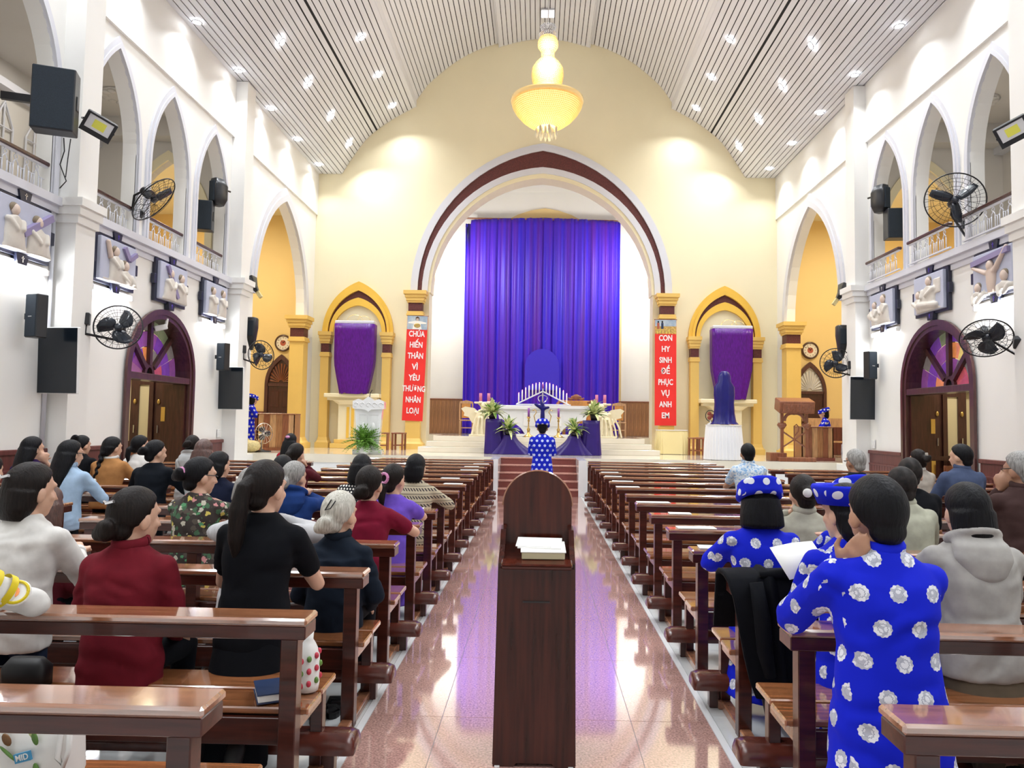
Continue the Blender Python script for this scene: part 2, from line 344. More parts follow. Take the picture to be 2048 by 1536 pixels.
    def plate(s, loops, mp, d0, d1):
        """2D outline with holes, extruded from d0 to d1; mp(u, v, d) -> point"""
        loops = [list(l) for l in loops]
        flat = [p for l in loops for p in l]
        tri = tessellate_polygon([[Vector((u, v, 0)) for u, v in l] for l in loops]); n = len(flat)
        vs = [mp(u, v, d0) for u, v in flat]+[mp(u, v, d1) for u, v in flat]; fs = []
        for t in tri: fs.append(tuple(t)); fs.append(tuple(i+n for i in reversed(t)))
        o = 0
        for l in loops:
            m = len(l)
            for k in range(m): a, b = o+k, o+(k+1) % m; fs.append((a, b, b+n, a+n))
            o += m
        return s.add(vs, fs)
    def strip(s, rows):
        n = len(rows[0]); vs = [p for r in rows for p in r]; fs = []
        for i in range(len(rows)-1):
            for k in range(n-1): a = i*n+k; fs.append((a, a+1, a+1+n, a+n))
        return s.add(vs, fs)
    def mesh(s, name, smooth=False, fix=True):
        me = bpy.data.meshes.new(name); me.from_pydata(s.v, [], s.f); me.update()
        if fix:
            import bmesh
            bm = bmesh.new(); bm.from_mesh(me); bmesh.ops.recalc_face_normals(bm, faces=bm.faces); bm.to_mesh(me); bm.free()
        if smooth: me.shade_smooth()
        return me
def xz(u, v, d): return (u, d, v)
def yz(u, v, d): return (d, u, v)
def gothic(u0, u1, base, spring, apex, n=9):
    """pointed-arch outline, closed, from the bottom left round to the bottom right"""
    w = (u1-u0)/2; r = apex-spring; m = (u0+u1)/2; R = (w*w+r*r)/(2*w); L = [(u0, base)] if base < spring else []
    e = math.acos(max(-1, min(1, (m-(u0+R))/R)))
    for k in range(n+1): a = PI+(e-PI)*k/n; L.append((u0+R+R*math.cos(a), spring+R*math.sin(a)))
    for k in range(n-1, -1, -1): a = PI+(e-PI)*k/n; L.append((u1-R-R*math.cos(a), spring+R*math.sin(a)))
    if base < spring: L.append((u1, base))
    return L
def roundarch(u0, u1, base, spring, apex, n=18):
    m = (u0+u1)/2; w = (u1-u0)/2; L = [(u0, base)]
    for k in range(n+1): a = PI-PI*k/n; L.append((m+w*math.cos(a), spring+(apex-spring)*abs(math.sin(a))**.92))
    return L+[(u1, base)]
def band(o, i):
    """closed outline between an outer and an inner open arch"""
    return list(o)+list(reversed(i))

def obj(name, mb, m, parent=None, smooth=False, loc=None, rot=None, label=None, cat=None, group=None, kind=None, bevel=0):
    me = mb if isinstance(mb, bpy.types.Mesh) else mb.mesh(name, smooth)
    if m is not None and not me.materials: me.materials.append(MATS[m] if isinstance(m, str) else m)
    o = bpy.data.objects.new(name, me); COL.objects.link(o)
    if parent: o.parent = parent
    if loc is not None: o.location = loc
    if rot is not None: o.rotation_euler = rot
    if label: o['label'] = label
    if cat: o['category'] = cat
    if group: o['group'] = group
    if kind: o['kind'] = kind
    if bevel:
        b = o.modifiers.new('bevel', 'BEVEL'); b.width = bevel; b.segments = 2; b.limit_method = 'ANGLE'
    return o
def thing(name, label, cat, loc=(0, 0, 0), rz=0, group=None, rot=None):
    o = bpy.data.objects.new(name, None); COL.objects.link(o); o.location = loc; o.rotation_euler = rot or (0, 0, rz); o.empty_display_size = .1
    o['label'] = label; o['category'] = cat
    if group: o['group'] = group
    return o
def struct(name, mb, m, parent=None, **k):
    o = obj(name, mb, m, parent, **k)
    if not parent: o['kind'] = 'structure'
    return o
def dup(root, loc=None, rot=None, label=None, parent=None):
    r = root.copy(); COL.objects.link(r); r.parent = parent
    if loc is not None: r.location = loc
    if rot is not None: r.rotation_euler = rot
    if label: r['label'] = label
    for ch in list(root.children): dup(ch, parent=r)
    return r
TMP = bpy.data.scenes.new('workbench'); TVL = TMP.view_layers[0]
def bake(o):
    """mesh of an object with its modifiers applied, worked out in a scratch scene so the main scene is not re-evaluated"""
    TMP.collection.objects.link(o); TVL.update(); dg = TVL.depsgraph; dg.update()
    return bpy.data.meshes.new_from_object(o.evaluated_get(dg))
def remesh(mb, voxel, iters=4, wrinkle=0, seed=0):
    me = mb.mesh('t', fix=True); o = bpy.data.objects.new('t', me)
    r = o.modifiers.new('r', 'REMESH'); r.mode = 'VOXEL'; r.voxel_size = voxel; r.use_smooth_shade = True
    if iters: q = o.modifiers.new('s', 'SMOOTH'); q.factor = .5; q.iterations = iters
    out = bake(o); bpy.data.objects.remove(o); bpy.data.meshes.remove(me); out.materials.clear(); out.shade_smooth()
    if wrinkle:
        from mathutils import noise
        n = len(out.vertices); co = [0.0]*(3*n); no = [0.0]*(3*n); out.vertices.foreach_get('co', co); out.vertices.foreach_get('normal', no)
        for i in range(0, 3*n, 3):
            x, y, z = co[i:i+3]
            k = noise.noise((x*9+seed, y*9, z*14+3*noise.noise((x*3+seed, y*3, z*5)))); k = wrinkle*(k-.25*abs(k))
            co[i] = x+no[i]*k; co[i+1] = y+no[i+1]*k; co[i+2] = z+no[i+2]*k
        out.vertices.foreach_set('co', co)
        out.update()
    return out
def lettering(name, body, size, m, parent, loc, rot, ext=.004, bold=.012, xs=1):
    cu = bpy.data.curves.new(name, 'FONT'); cu.body = body; cu.size = size; cu.extrude = ext; cu.offset = bold*size; cu.align_x = 'CENTER'; cu.align_y = 'CENTER'; cu.resolution_u = 3
    o = bpy.data.objects.new(name, cu); me = bake(o); bpy.data.objects.remove(o); bpy.data.curves.remove(cu)
    me.materials.clear(); p = obj(name, me, m, parent, loc=loc, rot=rot); p.scale = (xs, 1, 1); return p
# ================================================================ THE SETTING
WXS = {-1: 6.95, 1: 7.15}; YW = 21.9; YB = -4.0
# floor: slab, granite aisle slabs, white tiles under the pews
def floor_far():
    m = mat('floor_far', (.64, .66, .66), .14, coat=.3); N, L = nt(m); b = N['Principled BSDF']
    tc = N.new('ShaderNodeTexCoord'); br = N.new('ShaderNodeTexBrick'); L.new(tc.outputs['Object'], br.inputs['Vector'])
    br.offset = 0; br.inputs['Scale'].default_value = 1; br.inputs['Brick Width'].default_value = .6; br.inputs['Row Height'].default_value = .6
    br.inputs['Mortar Size'].default_value = .003; br.inputs['Color1'].default_value = (.64, .66, .66, 1); br.inputs['Color2'].default_value = (.66, .67, .67, 1); br.inputs['Mortar'].default_value = (.36, .36, .35, 1)
    L.new(br.outputs['Color'], b.inputs['Base Color'])
floor_far()
floor = struct('floor', MB().box(-10.5, 10.5, YB, 17.6, -.2, -.006), 'floor_far')
ys = -1.0; k = 0
cols = [(-.905, -.512), (-.508, .528), (.532, .955)]
sl = [MB().box(a, b, 0, 1.016, -.006, 0).mesh('aisle_slab') for a, b in cols]
while ys < 16.2:
    for me in sl: obj('aisle_slab', me, 'granite', floor, loc=(0, ys, 0))
    ys += 1.02
tl = MB().box(0, .597, 0, .597, -.006, -.001).mesh('floor_tile')
for sx in (-1, 1):
    for i in range(5):
        for j in range(15):
            x = (1.0+.6*i) if sx > 0 else (-1.545-.6*i)
            obj('floor_tile', tl, 'floor_tile', floor, loc=(x, 1.2+.6*j, 0))
for n, x in enumerate((-.925, .975)): struct('trim_%d' % (n+1), MB().box(x-.018, x+.018, YB, 16.3, -.01, .004), 'marble_white')
# ceiling: dark backing and one long slat after another
prof = [(-x, z) for x, z in SEGA+SEGB+SEGC+SEGD]+[(x, z) for x, z in reversed(SEGA+SEGB+SEGC+SEGD)]
mb = MB(); mb.strip([[(x, YB, z+.035) for x, z in prof], [(x, YW+.05, z+.035) for x, z in prof]])
mb.strip([[(x, YB, z+.2) for x, z in prof], [(x, YW+.05, z+.2) for x, z in prof]])
ceil = struct('ceiling', mb, 'dark_void')
slat_me = MB().box(-.061, .061, YB, YW-.005, -.009, .009).mesh('slat')
def along(P):
    d = [0]
    for a, b in zip(P, P[1:]): d.append(d[-1]+math.dist(a, b))
    return d
def at_len(P, D, t):
    for i in range(len(P)-1):
        if t <= D[i+1] or i == len(P)-2:
            q = (t-D[i])/(D[i+1]-D[i]); a, b = P[i], P[i+1]
            return (a[0]+(b[0]-a[0])*q, a[1]+(b[1]-a[1])*q, math.atan2(b[1]-a[1], b[0]-a[0]))
def smooth_poly(P, n=4):
    if len(P) < 3: return P
    out = []
    for i in range(len(P)-1):
        p0, p1, p2, p3 = P[max(i-1, 0)], P[i], P[i+1], P[min(i+2, len(P)-1)]
        for k in range(n):
            t = k/n; out.append(tuple(.5*((2*p1[c])+(p2[c]-p0[c])*t+(2*p0[c]-5*p1[c]+4*p2[c]-p3[c])*t*t+(3*p1[c]-p0[c]-3*p2[c]+p3[c])*t**3) for c in (0, 1)))
    return out+[P[-1]]
for seg in (SEGA, SEGB, SEGC, SEGD+[(-x, z) for x, z in reversed(SEGD[:-1])]):
    P = smooth_poly(seg); D = along(P); n = max(1, round(D[-1]/.1465)); centre = seg[-1][0] < 0
    for k in range(n):
        x, z, a = at_len(P, D, (k+.5)*D[-1]/n)
        for sx in ((1,) if centre else (1, -1)):
            o = obj('slat', slat_me, 'slat', ceil, loc=(sx*x, 0, z+.004), rot=(0, -a*sx if sx > 0 else a, 0))
def stepface(x, z0, z1, n):
    struct('trim_%d' % n, MB().box(x-.012, x+.012, YB, YW-.005, z0, z1), 'slat')
for i, sx in enumerate((-1, 1)):
    stepface(sx*3.95, 11.34, 11.59, 3+2*i); stepface(sx*1.405, 13.25, 13.44, 4+2*i)
ORD = ['first', 'second', 'third', 'fourth', 'fifth', 'sixth', 'seventh', 'eighth', 'ninth', 'tenth', 'eleventh', 'twelfth', 'thirteenth', 'fourteenth', 'fifteenth', 'sixteenth']
# recessed downlights, each a ring and a lens
dl_ring = MB().lathe([(.075, 0), (.10, 0), (.10, -.012), (.078, -.016), (.075, 0)], 14, cap=False).mesh('ring', True)
dl_lens = MB().lathe([(0.001, -.006), (.074, -.006)], 14).mesh('lens')
first = True
for sx in (-1, 1):
    for r, (x, z, t, y0) in enumerate(DOWNROWS):
        k = 0
        while y0-DSTEP*k > 7:
            o = thing('downlight', ['downlight in the ceiling strip beside the wall', 'downlight on the lower slope of the ceiling', 'downlight just below the ceiling step'][r]
                      + ', %s from the altar wall, %s' % (ORD[k], 'ambo side' if sx < 0 else 'statue side'),
                      'downlight', (sx*x, y0-DSTEP*k, z-.005), rot=(0, sx*t, 0), group=['downlights beside the walls', 'downlights on the lower slope', 'downlights below the ceiling step'][r])
            obj('ring', dl_ring, 'trim_white', o); obj('lens', dl_lens, 'lamp_white', o); k += 1
o = thing('ceiling_lamp', 'square white lamp flush with the ridge of the ceiling behind the chandelier', 'lamp', (.08, 20.4, 13.49))
obj('housing', MB().box(-.2, .2, -.2, .2, -.02, .03, .008), 'trim_white', o); obj('diffuser', MB().box(-.175, .175, -.175, .175, -.03, -.018), 'panel_light', o)

# side walls, galleries, transepts: the same on both sides
ARCHY = [5.78, 7.53, 9.28, 11.37, 13.13, 14.88]
def lattice_unit():
    m = MB(); r = .0085; W = .2
    for y in (.035, .125): m.tube([(0, y, 0), (0, y, .2)], r, 6)
    m.tube([(0, .035, .2), (0, .045, .235), (0, .08, .27), (0, .115, .235), (0, .125, .2)], r, 6)
    m.tube([(0, .08+.032*math.cos(a), .302+.032*math.sin(a)) for a in [2*PI*i/10 for i in range(11)]], r*.9, 6, cap=False)
    m.tube([(0, .08, .334), (0, .08, .365)], r, 6)
    m.tube([(0, .125, .185), (0, .235, .185)], r*.8, 6); m.tube([(0, .18, 0), (0, .18, .185)], r*.8, 6)
    return m.mesh('baluster', True)
LAT = lattice_unit()
tn = [10]
def tname(): tn[0] += 1; return 'trim_%d' % tn[0]
SN = {-1: 'left', 1: 'right'}
SIDE = {-1: 'on the ambo side', 1: 'on the statue side'}
def side(sx):
    X = lambda d: sx*d; WX = WXS[sx]
    mp = lambda u, v, d: (sx*d, u, v)
    holes = [roundarch(12.0, 14.28, .02, 2.36, 3.52), gothic(17.25, 21.05, .78, 4.65, 7.5)]+[gothic(y-.68, y+.68, 4.72, 6.1, 7.62) for y in ARCHY]
    wall = struct('wall_'+SN[sx], MB().plate([[(YB, 0), (YW+.3, 0), (YW+.3, 9.25), (YB, 9.25)]]+holes, mp, WX, WX+.24), 'wall_white')
    # upper band, standing a little proud between the piers
    for a, b in ((YB, 10.1), (10.55, 15.8), (16.25, YW)):
        struct(tname(), MB().box(X(WX-.045), X(WX+.01), a, b, 7.92, 9.24), 'wall_white')
    for a in (4.4, 10.1, 15.8):
        PX = WX-.3; m = MB().box(X(PX), X(WX+.01), a, a+.45, 0, 9.2)
        for (z0, z1, d) in ((4.38, 4.5, .04), (4.5, 4.62, .08), (4.62, 4.74, .12)): m.box(X(PX-d), X(WX+.01), a-d*.6, a+.45+d*.6, z0, z1)
        struct(tname(), m, 'wall_white')
    for a, b in ((4.85, 10.1), (10.55, 15.8)):
        m = MB()
        for (z0, z1, d) in ((4.40, 4.5, .03), (4.5, 4.6, .07), (4.6, 4.72, .13)): m.box(X(WX-d), X(WX+.01), a, b, z0, z1)
        struct(tname(), m, 'trim_white')
    # arch mouldings
    for y in ARCHY:
        o1 = gothic(y-.80, y+.80, 4.72, 6.1, 7.82, 10); i1 = gothic(y-.68, y+.68, 4.72, 6.1, 7.62, 10)
        struct(tname(), MB().plate([band(o1, i1)], mp, WX-.035, WX+.01), 'trim_white')
        o1 = gothic(y-.735, y+.735, 4.72, 6.1, 7.7, 10)
        struct(tname(), MB().plate([band(o1, i1)], mp, WX-.055, WX-.03), 'trim_white')
    o1 = gothic(16.97, 21.33, 4.65, 4.65, 7.86, 14); i1 = gothic(17.25, 21.05, 4.65, 4.65, 7.5, 14)
    struct(tname(), MB().plate([band(o1, i1)], mp, WX-.05, WX+.01), 'trim_white')
    o1 = gothic(17.11, 21.19, 4.65, 4.65, 7.68, 14)
    struct(tname(), MB().plate([band(o1, i1)], mp, WX-.075, WX-.04), 'trim_white')
    # jamb pillars of the transept arch
    for yj in (21.06,):
        pillar('wall_pillar', X(WX+.13), yj, 0.8, 4.65, .44, 'yellow pillar of the transept arch with maroon band beside the %s' % ('white ambo' if sx < 0 else 'carved wooden reading stand'))
    # gallery
    struct('floor_gallery_'+SN[sx], MB().box(X(WX+.24), X(10.4), 4, 16.3, 4.42, 4.7), 'gallery_grey')
    struct('ceiling_gallery_'+SN[sx], MB().box(X(WX+.24), X(10.4), 4, 16.3, 8.45, 8.6), 'gallery_grey')
    struct('wall_gallery_'+SN[sx], MB().box(X(10.4), X(10.6), 4, 16.3, 0, 8.6), 'gallery_grey')
    struct(tname(), MB().box(X(WX+.24), X(10.4), 15.95, 16.3, 8.0, 8.45), 'gallery_grey')
    struct(tname(), MB().box(X(10.2), X(10.4), 4, 16.3, 7.85, 8.0), 'trim_white')
    hole = gothic(7.72, 9.55, 4.7, 5.9, 7.55)
    struct('wall_cross_'+SN[sx], MB().plate([[(WX+.2, 0), (12.6, 0), (12.6, 8.6), (WX+.2, 8.6)], hole], lambda u, v, d: (sx*u, d, v), 16.3, 16.5), 'gallery_grey')
    struct(tname(), MB().plate([band(gothic(7.56, 9.71, 4.7, 5.9, 7.78), hole)], lambda u, v, d: (sx*u, d, v), 16.25, 16.31), 'wall_cream')
    # lancet tracery on the outer gallery wall
    for n in range(6):
        y = 10.9+.85*n; m = MB(); x = X(10.36)
        m.tube([(x, y-.24, 4.8), (x, y-.24, 7.2), (x, y, 7.65), (x, y+.24, 7.2), (x, y+.24, 4.8)], .022, 6); m.tube([(x, y, 4.8), (x, y, 7.6)], .02, 6)
        m.tube([(x, y-.24, 7.15), (x, y+.24, 7.15)], .02, 6); m.tube([(x, y-.4, 5.75), (x, y+.4, 5.75)], .02, 6)
        w = struct('window_%d' % (n+1+(0 if sx < 0 else 6)), m, 'trim_white')
    m = MB(); m.ell((0, 0, 0), (.42, .42, .05), 24, 6)
    for q in range(12): a = 2*PI*q/12; m.ell((.3*math.cos(a), .3*math.sin(a), -.04), (.09, .09, .04), 8, 5)
    obj('ceiling_rosette', m, 'gallery_grey', smooth=True, loc=(X(9.0), 14.9, 8.44), label='grey plaster rosette on the gallery ceiling %s' % SIDE[sx], cat='rosette')
    # railings, one per gallery arch
    for j, y in enumerate(ARCHY):
        t = thing('gallery_railing', 'white lattice railing in the %s gallery arch from the altar, %s' % (['sixth', 'fifth', 'fourth', 'third', 'second', 'first'][j], SIDE[sx]), 'railing', (X(7.02), y-.69, 4.72))
        obj('bottom_rail', MB().box(-.02, .02, 0, 1.38, .03, .055), 'trim_white', t)
        obj('top_rail', MB().box(-.02, .02, 0, 1.38, .40, .425), 'trim_white', t)
        obj('handrail', MB().box(-.045, .045, -.02, 1.4, .425, .48, .012), 'dark_wood', t)
        for q in range(6): obj('baluster', LAT, 'trim_white', t, loc=(0, .09+.2*q, .045))
    # transept
    XO = 12.5
    struct('wall_transept_back_'+SN[sx], MB().box(X(7.3), X(XO+.1), 22.6, 22.8, .6, 8.3), 'wall_yellow')
    struct('wall_transept_outer_'+SN[sx], MB().box(X(XO), X(XO+.2), 16.4, 22.8, .6, 8.3), 'wall_yellow')
    struct('ceiling_transept_'+SN[sx], MB().box(X(WX+.2), X(XO+.1), 16.5, 22.7, 8.1, 8.3), 'wall_cream')
    m = MB().plate([band(gothic(10.9, 12.2, 4.7, 5.6, 6.9), gothic(11.07, 12.03, 4.7, 5.6, 6.65))], lambda u, v, d: (sx*u, d, v), 22.52, 22.61)
    struct(tname(), m, 'wall_cream')
    struct('window_%d' % (13 if sx < 0 else 14), MB().plate([gothic(11.05, 12.05, 4.7, 5.6, 6.65)], lambda u, v, d: (sx*u, d, v), 22.57, 22.60), 'gallery_grey')
    # wainscot boarding along the nave wall, each board a piece
    for a, b, nm in ((4.85, 10.1, 1), (10.55, 11.88, 2), (14.4, 15.8, 3)):
        bb = struct('baseboard_%s_%d' % (SN[sx], nm), MB().box(X(WX-.02), X(WX), a, b, 0, 1.12), 'wainscot')
        obj('cap_rail', MB().box(X(WX-.06), X(WX), a, b, 1.1, 1.17, .01), 'wainscot', bb); obj('cap_rail', MB().box(X(WX-.045), X(WX), a, b, .86, .9, .005), 'wainscot', bb)
        n = int((b-a)/.11); me = MB().box(X(WX-.035), X(WX-.015), .004, (b-a)/n-.004, .02, .86).mesh('board')
        for q in range(n): obj('board', me, 'wainscot', bb, loc=(0, a+q*(b-a)/n, 0))
def pillar(name, x, y, z0, z1, w, label, shaft='pillar_yellow'):
    t = thing(name, label, 'pillar', (x, y, z0)); h = z1-z0; q = w/2
    obj('base', MB().box(-q*1.5, q*1.5, -q*1.5, q*1.5, 0, .16).loft([(0, 0, .16, q*1.45, q*1.45), (0, 0, .22, q*1.2, q*1.2), (0, 0, .32, q*1.02, q*1.02)], 4*5, 9), shaft, t)
    obj('shaft', MB().box(-q*.93, q*.93, -q*.93, q*.93, .3, h-.75), shaft, t)
    obj('collar', MB().box(-q*1.12, q*1.12, -q*1.12, q*1.12, h-.75, h-.69).box(-q*1.04, q*1.04, -q*1.04, q*1.04, h-.69, h-.62), shaft, t)
    obj('carved_band', MB().box(-q*.9, q*.9, -q*.9, q*.9, h-.62, h-.36), 'maroon_stone', t)
    obj('capital', MB().box(-q*1.05, q*1.05, -q*1.05, q*1.05, h-.36, h-.3).box(-q*1.18, q*1.18, -q*1.18, q*1.18, h-.3, h-.2).box(-q*1.32, q*1.32, -q*1.32, q*1.32, h-.2, h-.11).box(-q*1.5, q*1.5, -q*1.5, q*1.5, h-.11, h), shaft, t)
    return t
for sx in (-1, 1): side(sx)

# far wall with the chancel arch
hole = gothic(-3.4, 3.4, .78, 5.56, 9.2, 16)
struct('wall_altar', MB().plate([[(-7.5, 0), (7.5, 0), (7.5, 13.8), (-7.5, 13.8)], hole], xz, YW, YW+.6), 'wall_cream')
A = lambda w, ap: gothic(-w, w, 5.56, 5.56, ap, 18)
struct(tname(), MB().plate([band(A(3.98, 10.22), A(3.76, 9.98))], xz, YW-.06, YW+.01), 'trim_white')
struct(tname(), MB().plate([band(A(3.88, 10.11), A(3.76, 9.98))], xz, YW-.09, YW-.05), 'trim_white')
struct(tname(), MB().plate([band(A(3.76, 9.98), A(3.63, 9.47))], xz, YW-.045, YW+.01), 'maroon_stone')
struct(tname(), MB().plate([band(A(3.63, 9.47), A(3.45, 9.28))], xz, YW-.07, YW+.01), 'trim_white')
struct(tname(), MB().plate([band(A(3.45, 9.30), A(3.36, 9.14))], xz, YW-.03, YW+.6), 'wall_cream')
# chancel behind the arch
struct('wall_chancel_back', MB().box(-4.6, 4.6, 25.0, 25.2, .8, 10), 'wall_white')
for sx in (-1, 1): struct('wall_chancel_'+SN[sx], MB().box(sx*4.4, sx*4.6, 22.5, 25.1, .8, 10), 'wall_white')
struct('ceiling_chancel', MB().box(-4.6, 4.6, 22.5, 25.2, 9.7, 9.9), 'wall_white')
struct(tname(), MB().plate([band(gothic(-2.6, 2.8, 1.3, 6.2, 9.12), gothic(-2.35, 2.55, 1.3, 6.2, 8.8))], xz, 24.93, 25.01), 'wall_yellow')
struct('wall_behind_camera', MB().box(-7.3, 7.3, YB-.2, YB, 0, 13.4), 'wall_white')
# stage, stairs, chancel steps
struct('floor_stage', MB().box(-12.6, 12.6, 17.6, 23.2, .6, .8), 'marble_step')
struct('wall_stage_front', MB().box(-12.6, -1.08, 17.62, 17.7, 0, .6).box(1.08, 12.6, 17.62, 17.7, 0, .6), 'marble_white')
for i in range(5):
    st = struct('stair_step_%d' % (i+1), MB().box(-.9, .9, 16.3+.3*i, 17.62, .16*i, .16*(i+1)-.03), 'granite_step')
    obj('tread', MB().box(-.9, .9, 16.28+.3*i, 16.62+.3*i if i < 4 else 17.62, .16*(i+1)-.03, .16*(i+1), .006), 'granite_nose', st)
for sx in (-1, 1): struct(tname(), MB().box(sx*.9, sx*1.08, 16.28, 17.6, 0, .81), 'marble_white')
for i, (y, w) in enumerate(((19.7, 3.28), (20.0, 3.1), (20.3, 2.95))):
    struct('chancel_step_%d' % (i+1), MB().box(-w, w, y, 22.6, .8+.145*i, .8+.145*(i+1), .008), 'marble_step')
struct('floor_chancel', MB().box(-4.6, 4.6, 22.3, 25.1, .8, 1.235), 'marble_step')
# chancel boarding: one plank after another
for i, (a, b) in enumerate(((-4.3, -2.45), (2.7, 4.3))):
    w = struct('baseboard_chancel_%d' % (i+1), MB().box(a, b, 24.97, 25.0, 1.235, 2.42), 'plank_brown'); n = int((b-a)/.125)
    me = MB().box(.003, (b-a)/n-.003, 24.94, 24.975, 1.24, 2.40).mesh('plank')
    for q in range(n): obj('plank', me, 'plank_brown', w, loc=(a+q*(b-a)/n, 0, 0))
    obj('cap_rail', MB().box(a, b, 24.92, 25.0, 2.39, 2.43, .008), 'wood_brown', w)
for x, lab in ((-3.78, 'yellow pillar of the chancel arch behind the red banner with eight words, by the white ambo'), (3.80, 'yellow pillar of the chancel arch behind the red banner, by the cream skirted table')):
    pillar('arch_pillar', x, YW-.06, .8, 5.56, .46, lab)
for sx in (-1, 1):
    cxn = sx*5.55; side_word = 'behind the white ambo' if sx < 0 else 'behind the blue-draped statue'
    t = thing('wall_niche', 'yellow pointed niche surround with maroon inset %s' % side_word, 'niche', (cxn, YW, .8))
    G = lambda w, ap: gothic(-w, w, 3.49, 3.49, ap-.8, 14)
    obj('outer_moulding', MB().plate([band(G(1.08, 5.86), G(.98, 5.72))], xz, -.10, .01), 'trim_yellow', t)
    obj('arch_moulding', MB().plate([band(G(.98, 5.72), G(.90, 5.58))], xz, -.14, .01), 'trim_yellow', t)
    obj('maroon_inset', MB().plate([band(G(.90, 5.58), G(.86, 5.36))], xz, -.06, .01), 'maroon_stone', t)
    obj('inner_moulding', MB().plate([band(G(.86, 5.36), G(.74, 5.12))], xz, -.12, .01), 'trim_yellow', t)
    obj('back_panel', MB().plate([gothic(-.76, .76, 0, 3.49, 4.34)], xz, -.02, .01), 'wall_cream', t)
    sh = obj('shelf', MB().box(-.82, .82, -.62, 0, 1.50, 1.62, .02).box(-.74, .74, -.52, 0, 1.42, 1.5), 'wall_cream', t)
    pd = obj('pedestal', MB().box(-.42, .42, -.42, 0, .25, 1.3).loft([(0, -.25, 1.3, .44, .24), (0, -.27, 1.42, .6, .3)], 20, 8), 'wall_cream', t)
    for q in range(3): obj('flute', MB().box(-.17+.14*q, -.09+.14*q, -.44, -.41, .3, 1.22), 'trim_yellow', pd)
    obj('pedestal_foot', MB().box(-.62, .62, -.55, 0, 0, .14, .01).box(-.52, .52, -.48, 0, .14, .26, .01), 'pillar_yellow', t)
    for s2, wd2 in ((-1, 'outer' if sx < 0 else 'inner'), (1, 'inner' if sx < 0 else 'outer')):
        pillar('niche_column', cxn+s2*.93, YW-.14, .8, 4.29, .27, 'slim yellow niche column with maroon band %s, the one nearer the %s' % (side_word, 'red banner' if wd2 == 'inner' else 'transept arch'))
# ================================================================ PEWS
ROWY = [2.14+.915*k for k in range(15)]
def make_pew(L, s, name):
    """pew built from its aisle end at x=0 along s*x; faces +y, kneeler hung behind it"""
    B = lambda x0, x1, *a, **k: MB().box(s*x0, s*x1, *a, **k)
    t = thing(name, 'pew', 'pew')
    obj('ledge', B(0, L, -.09, .068, .79, .822, bev=.009), 'pew_top', t)
    obj('book_box', B(.006, L-.006, -.08, .06, .735, .79, bev=.004), 'pew_wood', t)
    ends = [.075, L-.075]+([L/2] if L > 1.5 else [])
    for x in ends:
        obj('post', B(x-.035, x+.035, -.07, -.0, 0, .735, bev=.004), 'pew_wood' if x == L/2 else 'pew_edge' if 0 else 'pew_wood', t)
        obj('front_leg', B(x-.028, x+.028, .335, .395, .045, .405, bev=.004), 'pew_wood', t)
        obj('side_rail', B(x-.024, x+.024, 0, .36, .335, .405, bev=.004), 'pew_edge', t)
        r = obj('runner', B(x-.03, x+.03, -.60, .42, 0, .05, bev=.006), 'pew_edge', t)
    obj('seat_plank', B(.01, L-.01, .0, .19, .405, .435, bev=.006), 'pew_seat', t)
    obj('seat_plank', B(.01, L-.01, .2, .415, .412, .442, bev=.006), 'pew_seat', t)
    obj('seat_apron', B(.09, L-.09, -.02, .01, .29, .40, bev=.003), 'pew_wood', t)
    obj('kneeler_pad', MB().loft([(s*-.085, -.545, .175, .004, .05)]+[(s*x, -.545, .17, w, h) for x, w, h in ()], 4) if 0 else kneel_pad(L, s), 'kneeler_leather', t, smooth=True)
    for x in (.03, L-.06)+((L/2,) if L > 1.5 else ()):
        obj('kneeler_leg', B(x-.03, x+.03, -.575, -.52, .0, .115, bev=.004), 'dark_wood', t)
    return t
def kneel_pad(L, s):
    pts = []; rows = []
    prof = [(-.08, .115), (-.086, .15), (-.07, .185), (-.03, .2), (.03, .2), (.07, .185), (.086, .15), (.08, .115)]
    for x, k in ((-.10, .55), (-.09, .85), (-.06, 1), (L-.02, 1), (L+.005, .85), (L+.01, .55)):
        rows.append([(s*x, -.55+y*(.75+.25*k), .115+(z-.115)*k) for y, z in prof]+[(s*x, -.55+prof[0][0]*(.75+.25*k), .115)])
    m = MB().strip(rows); m.f.append(tuple(range(8))); m.f.append(tuple(5*9+i for i in range(7, -1, -1))); return m
PEWS = {}
BLK = {-1: (-.92, 2.71, 'by the centre aisle, ambo side'), 1: (1.02, 2.76, 'by the centre aisle, statue side')}
SBLK = {-1: (-4.36, 2.42, 'along the wall, ambo side'), 1: (4.42, 2.5, 'along the wall, statue side')}
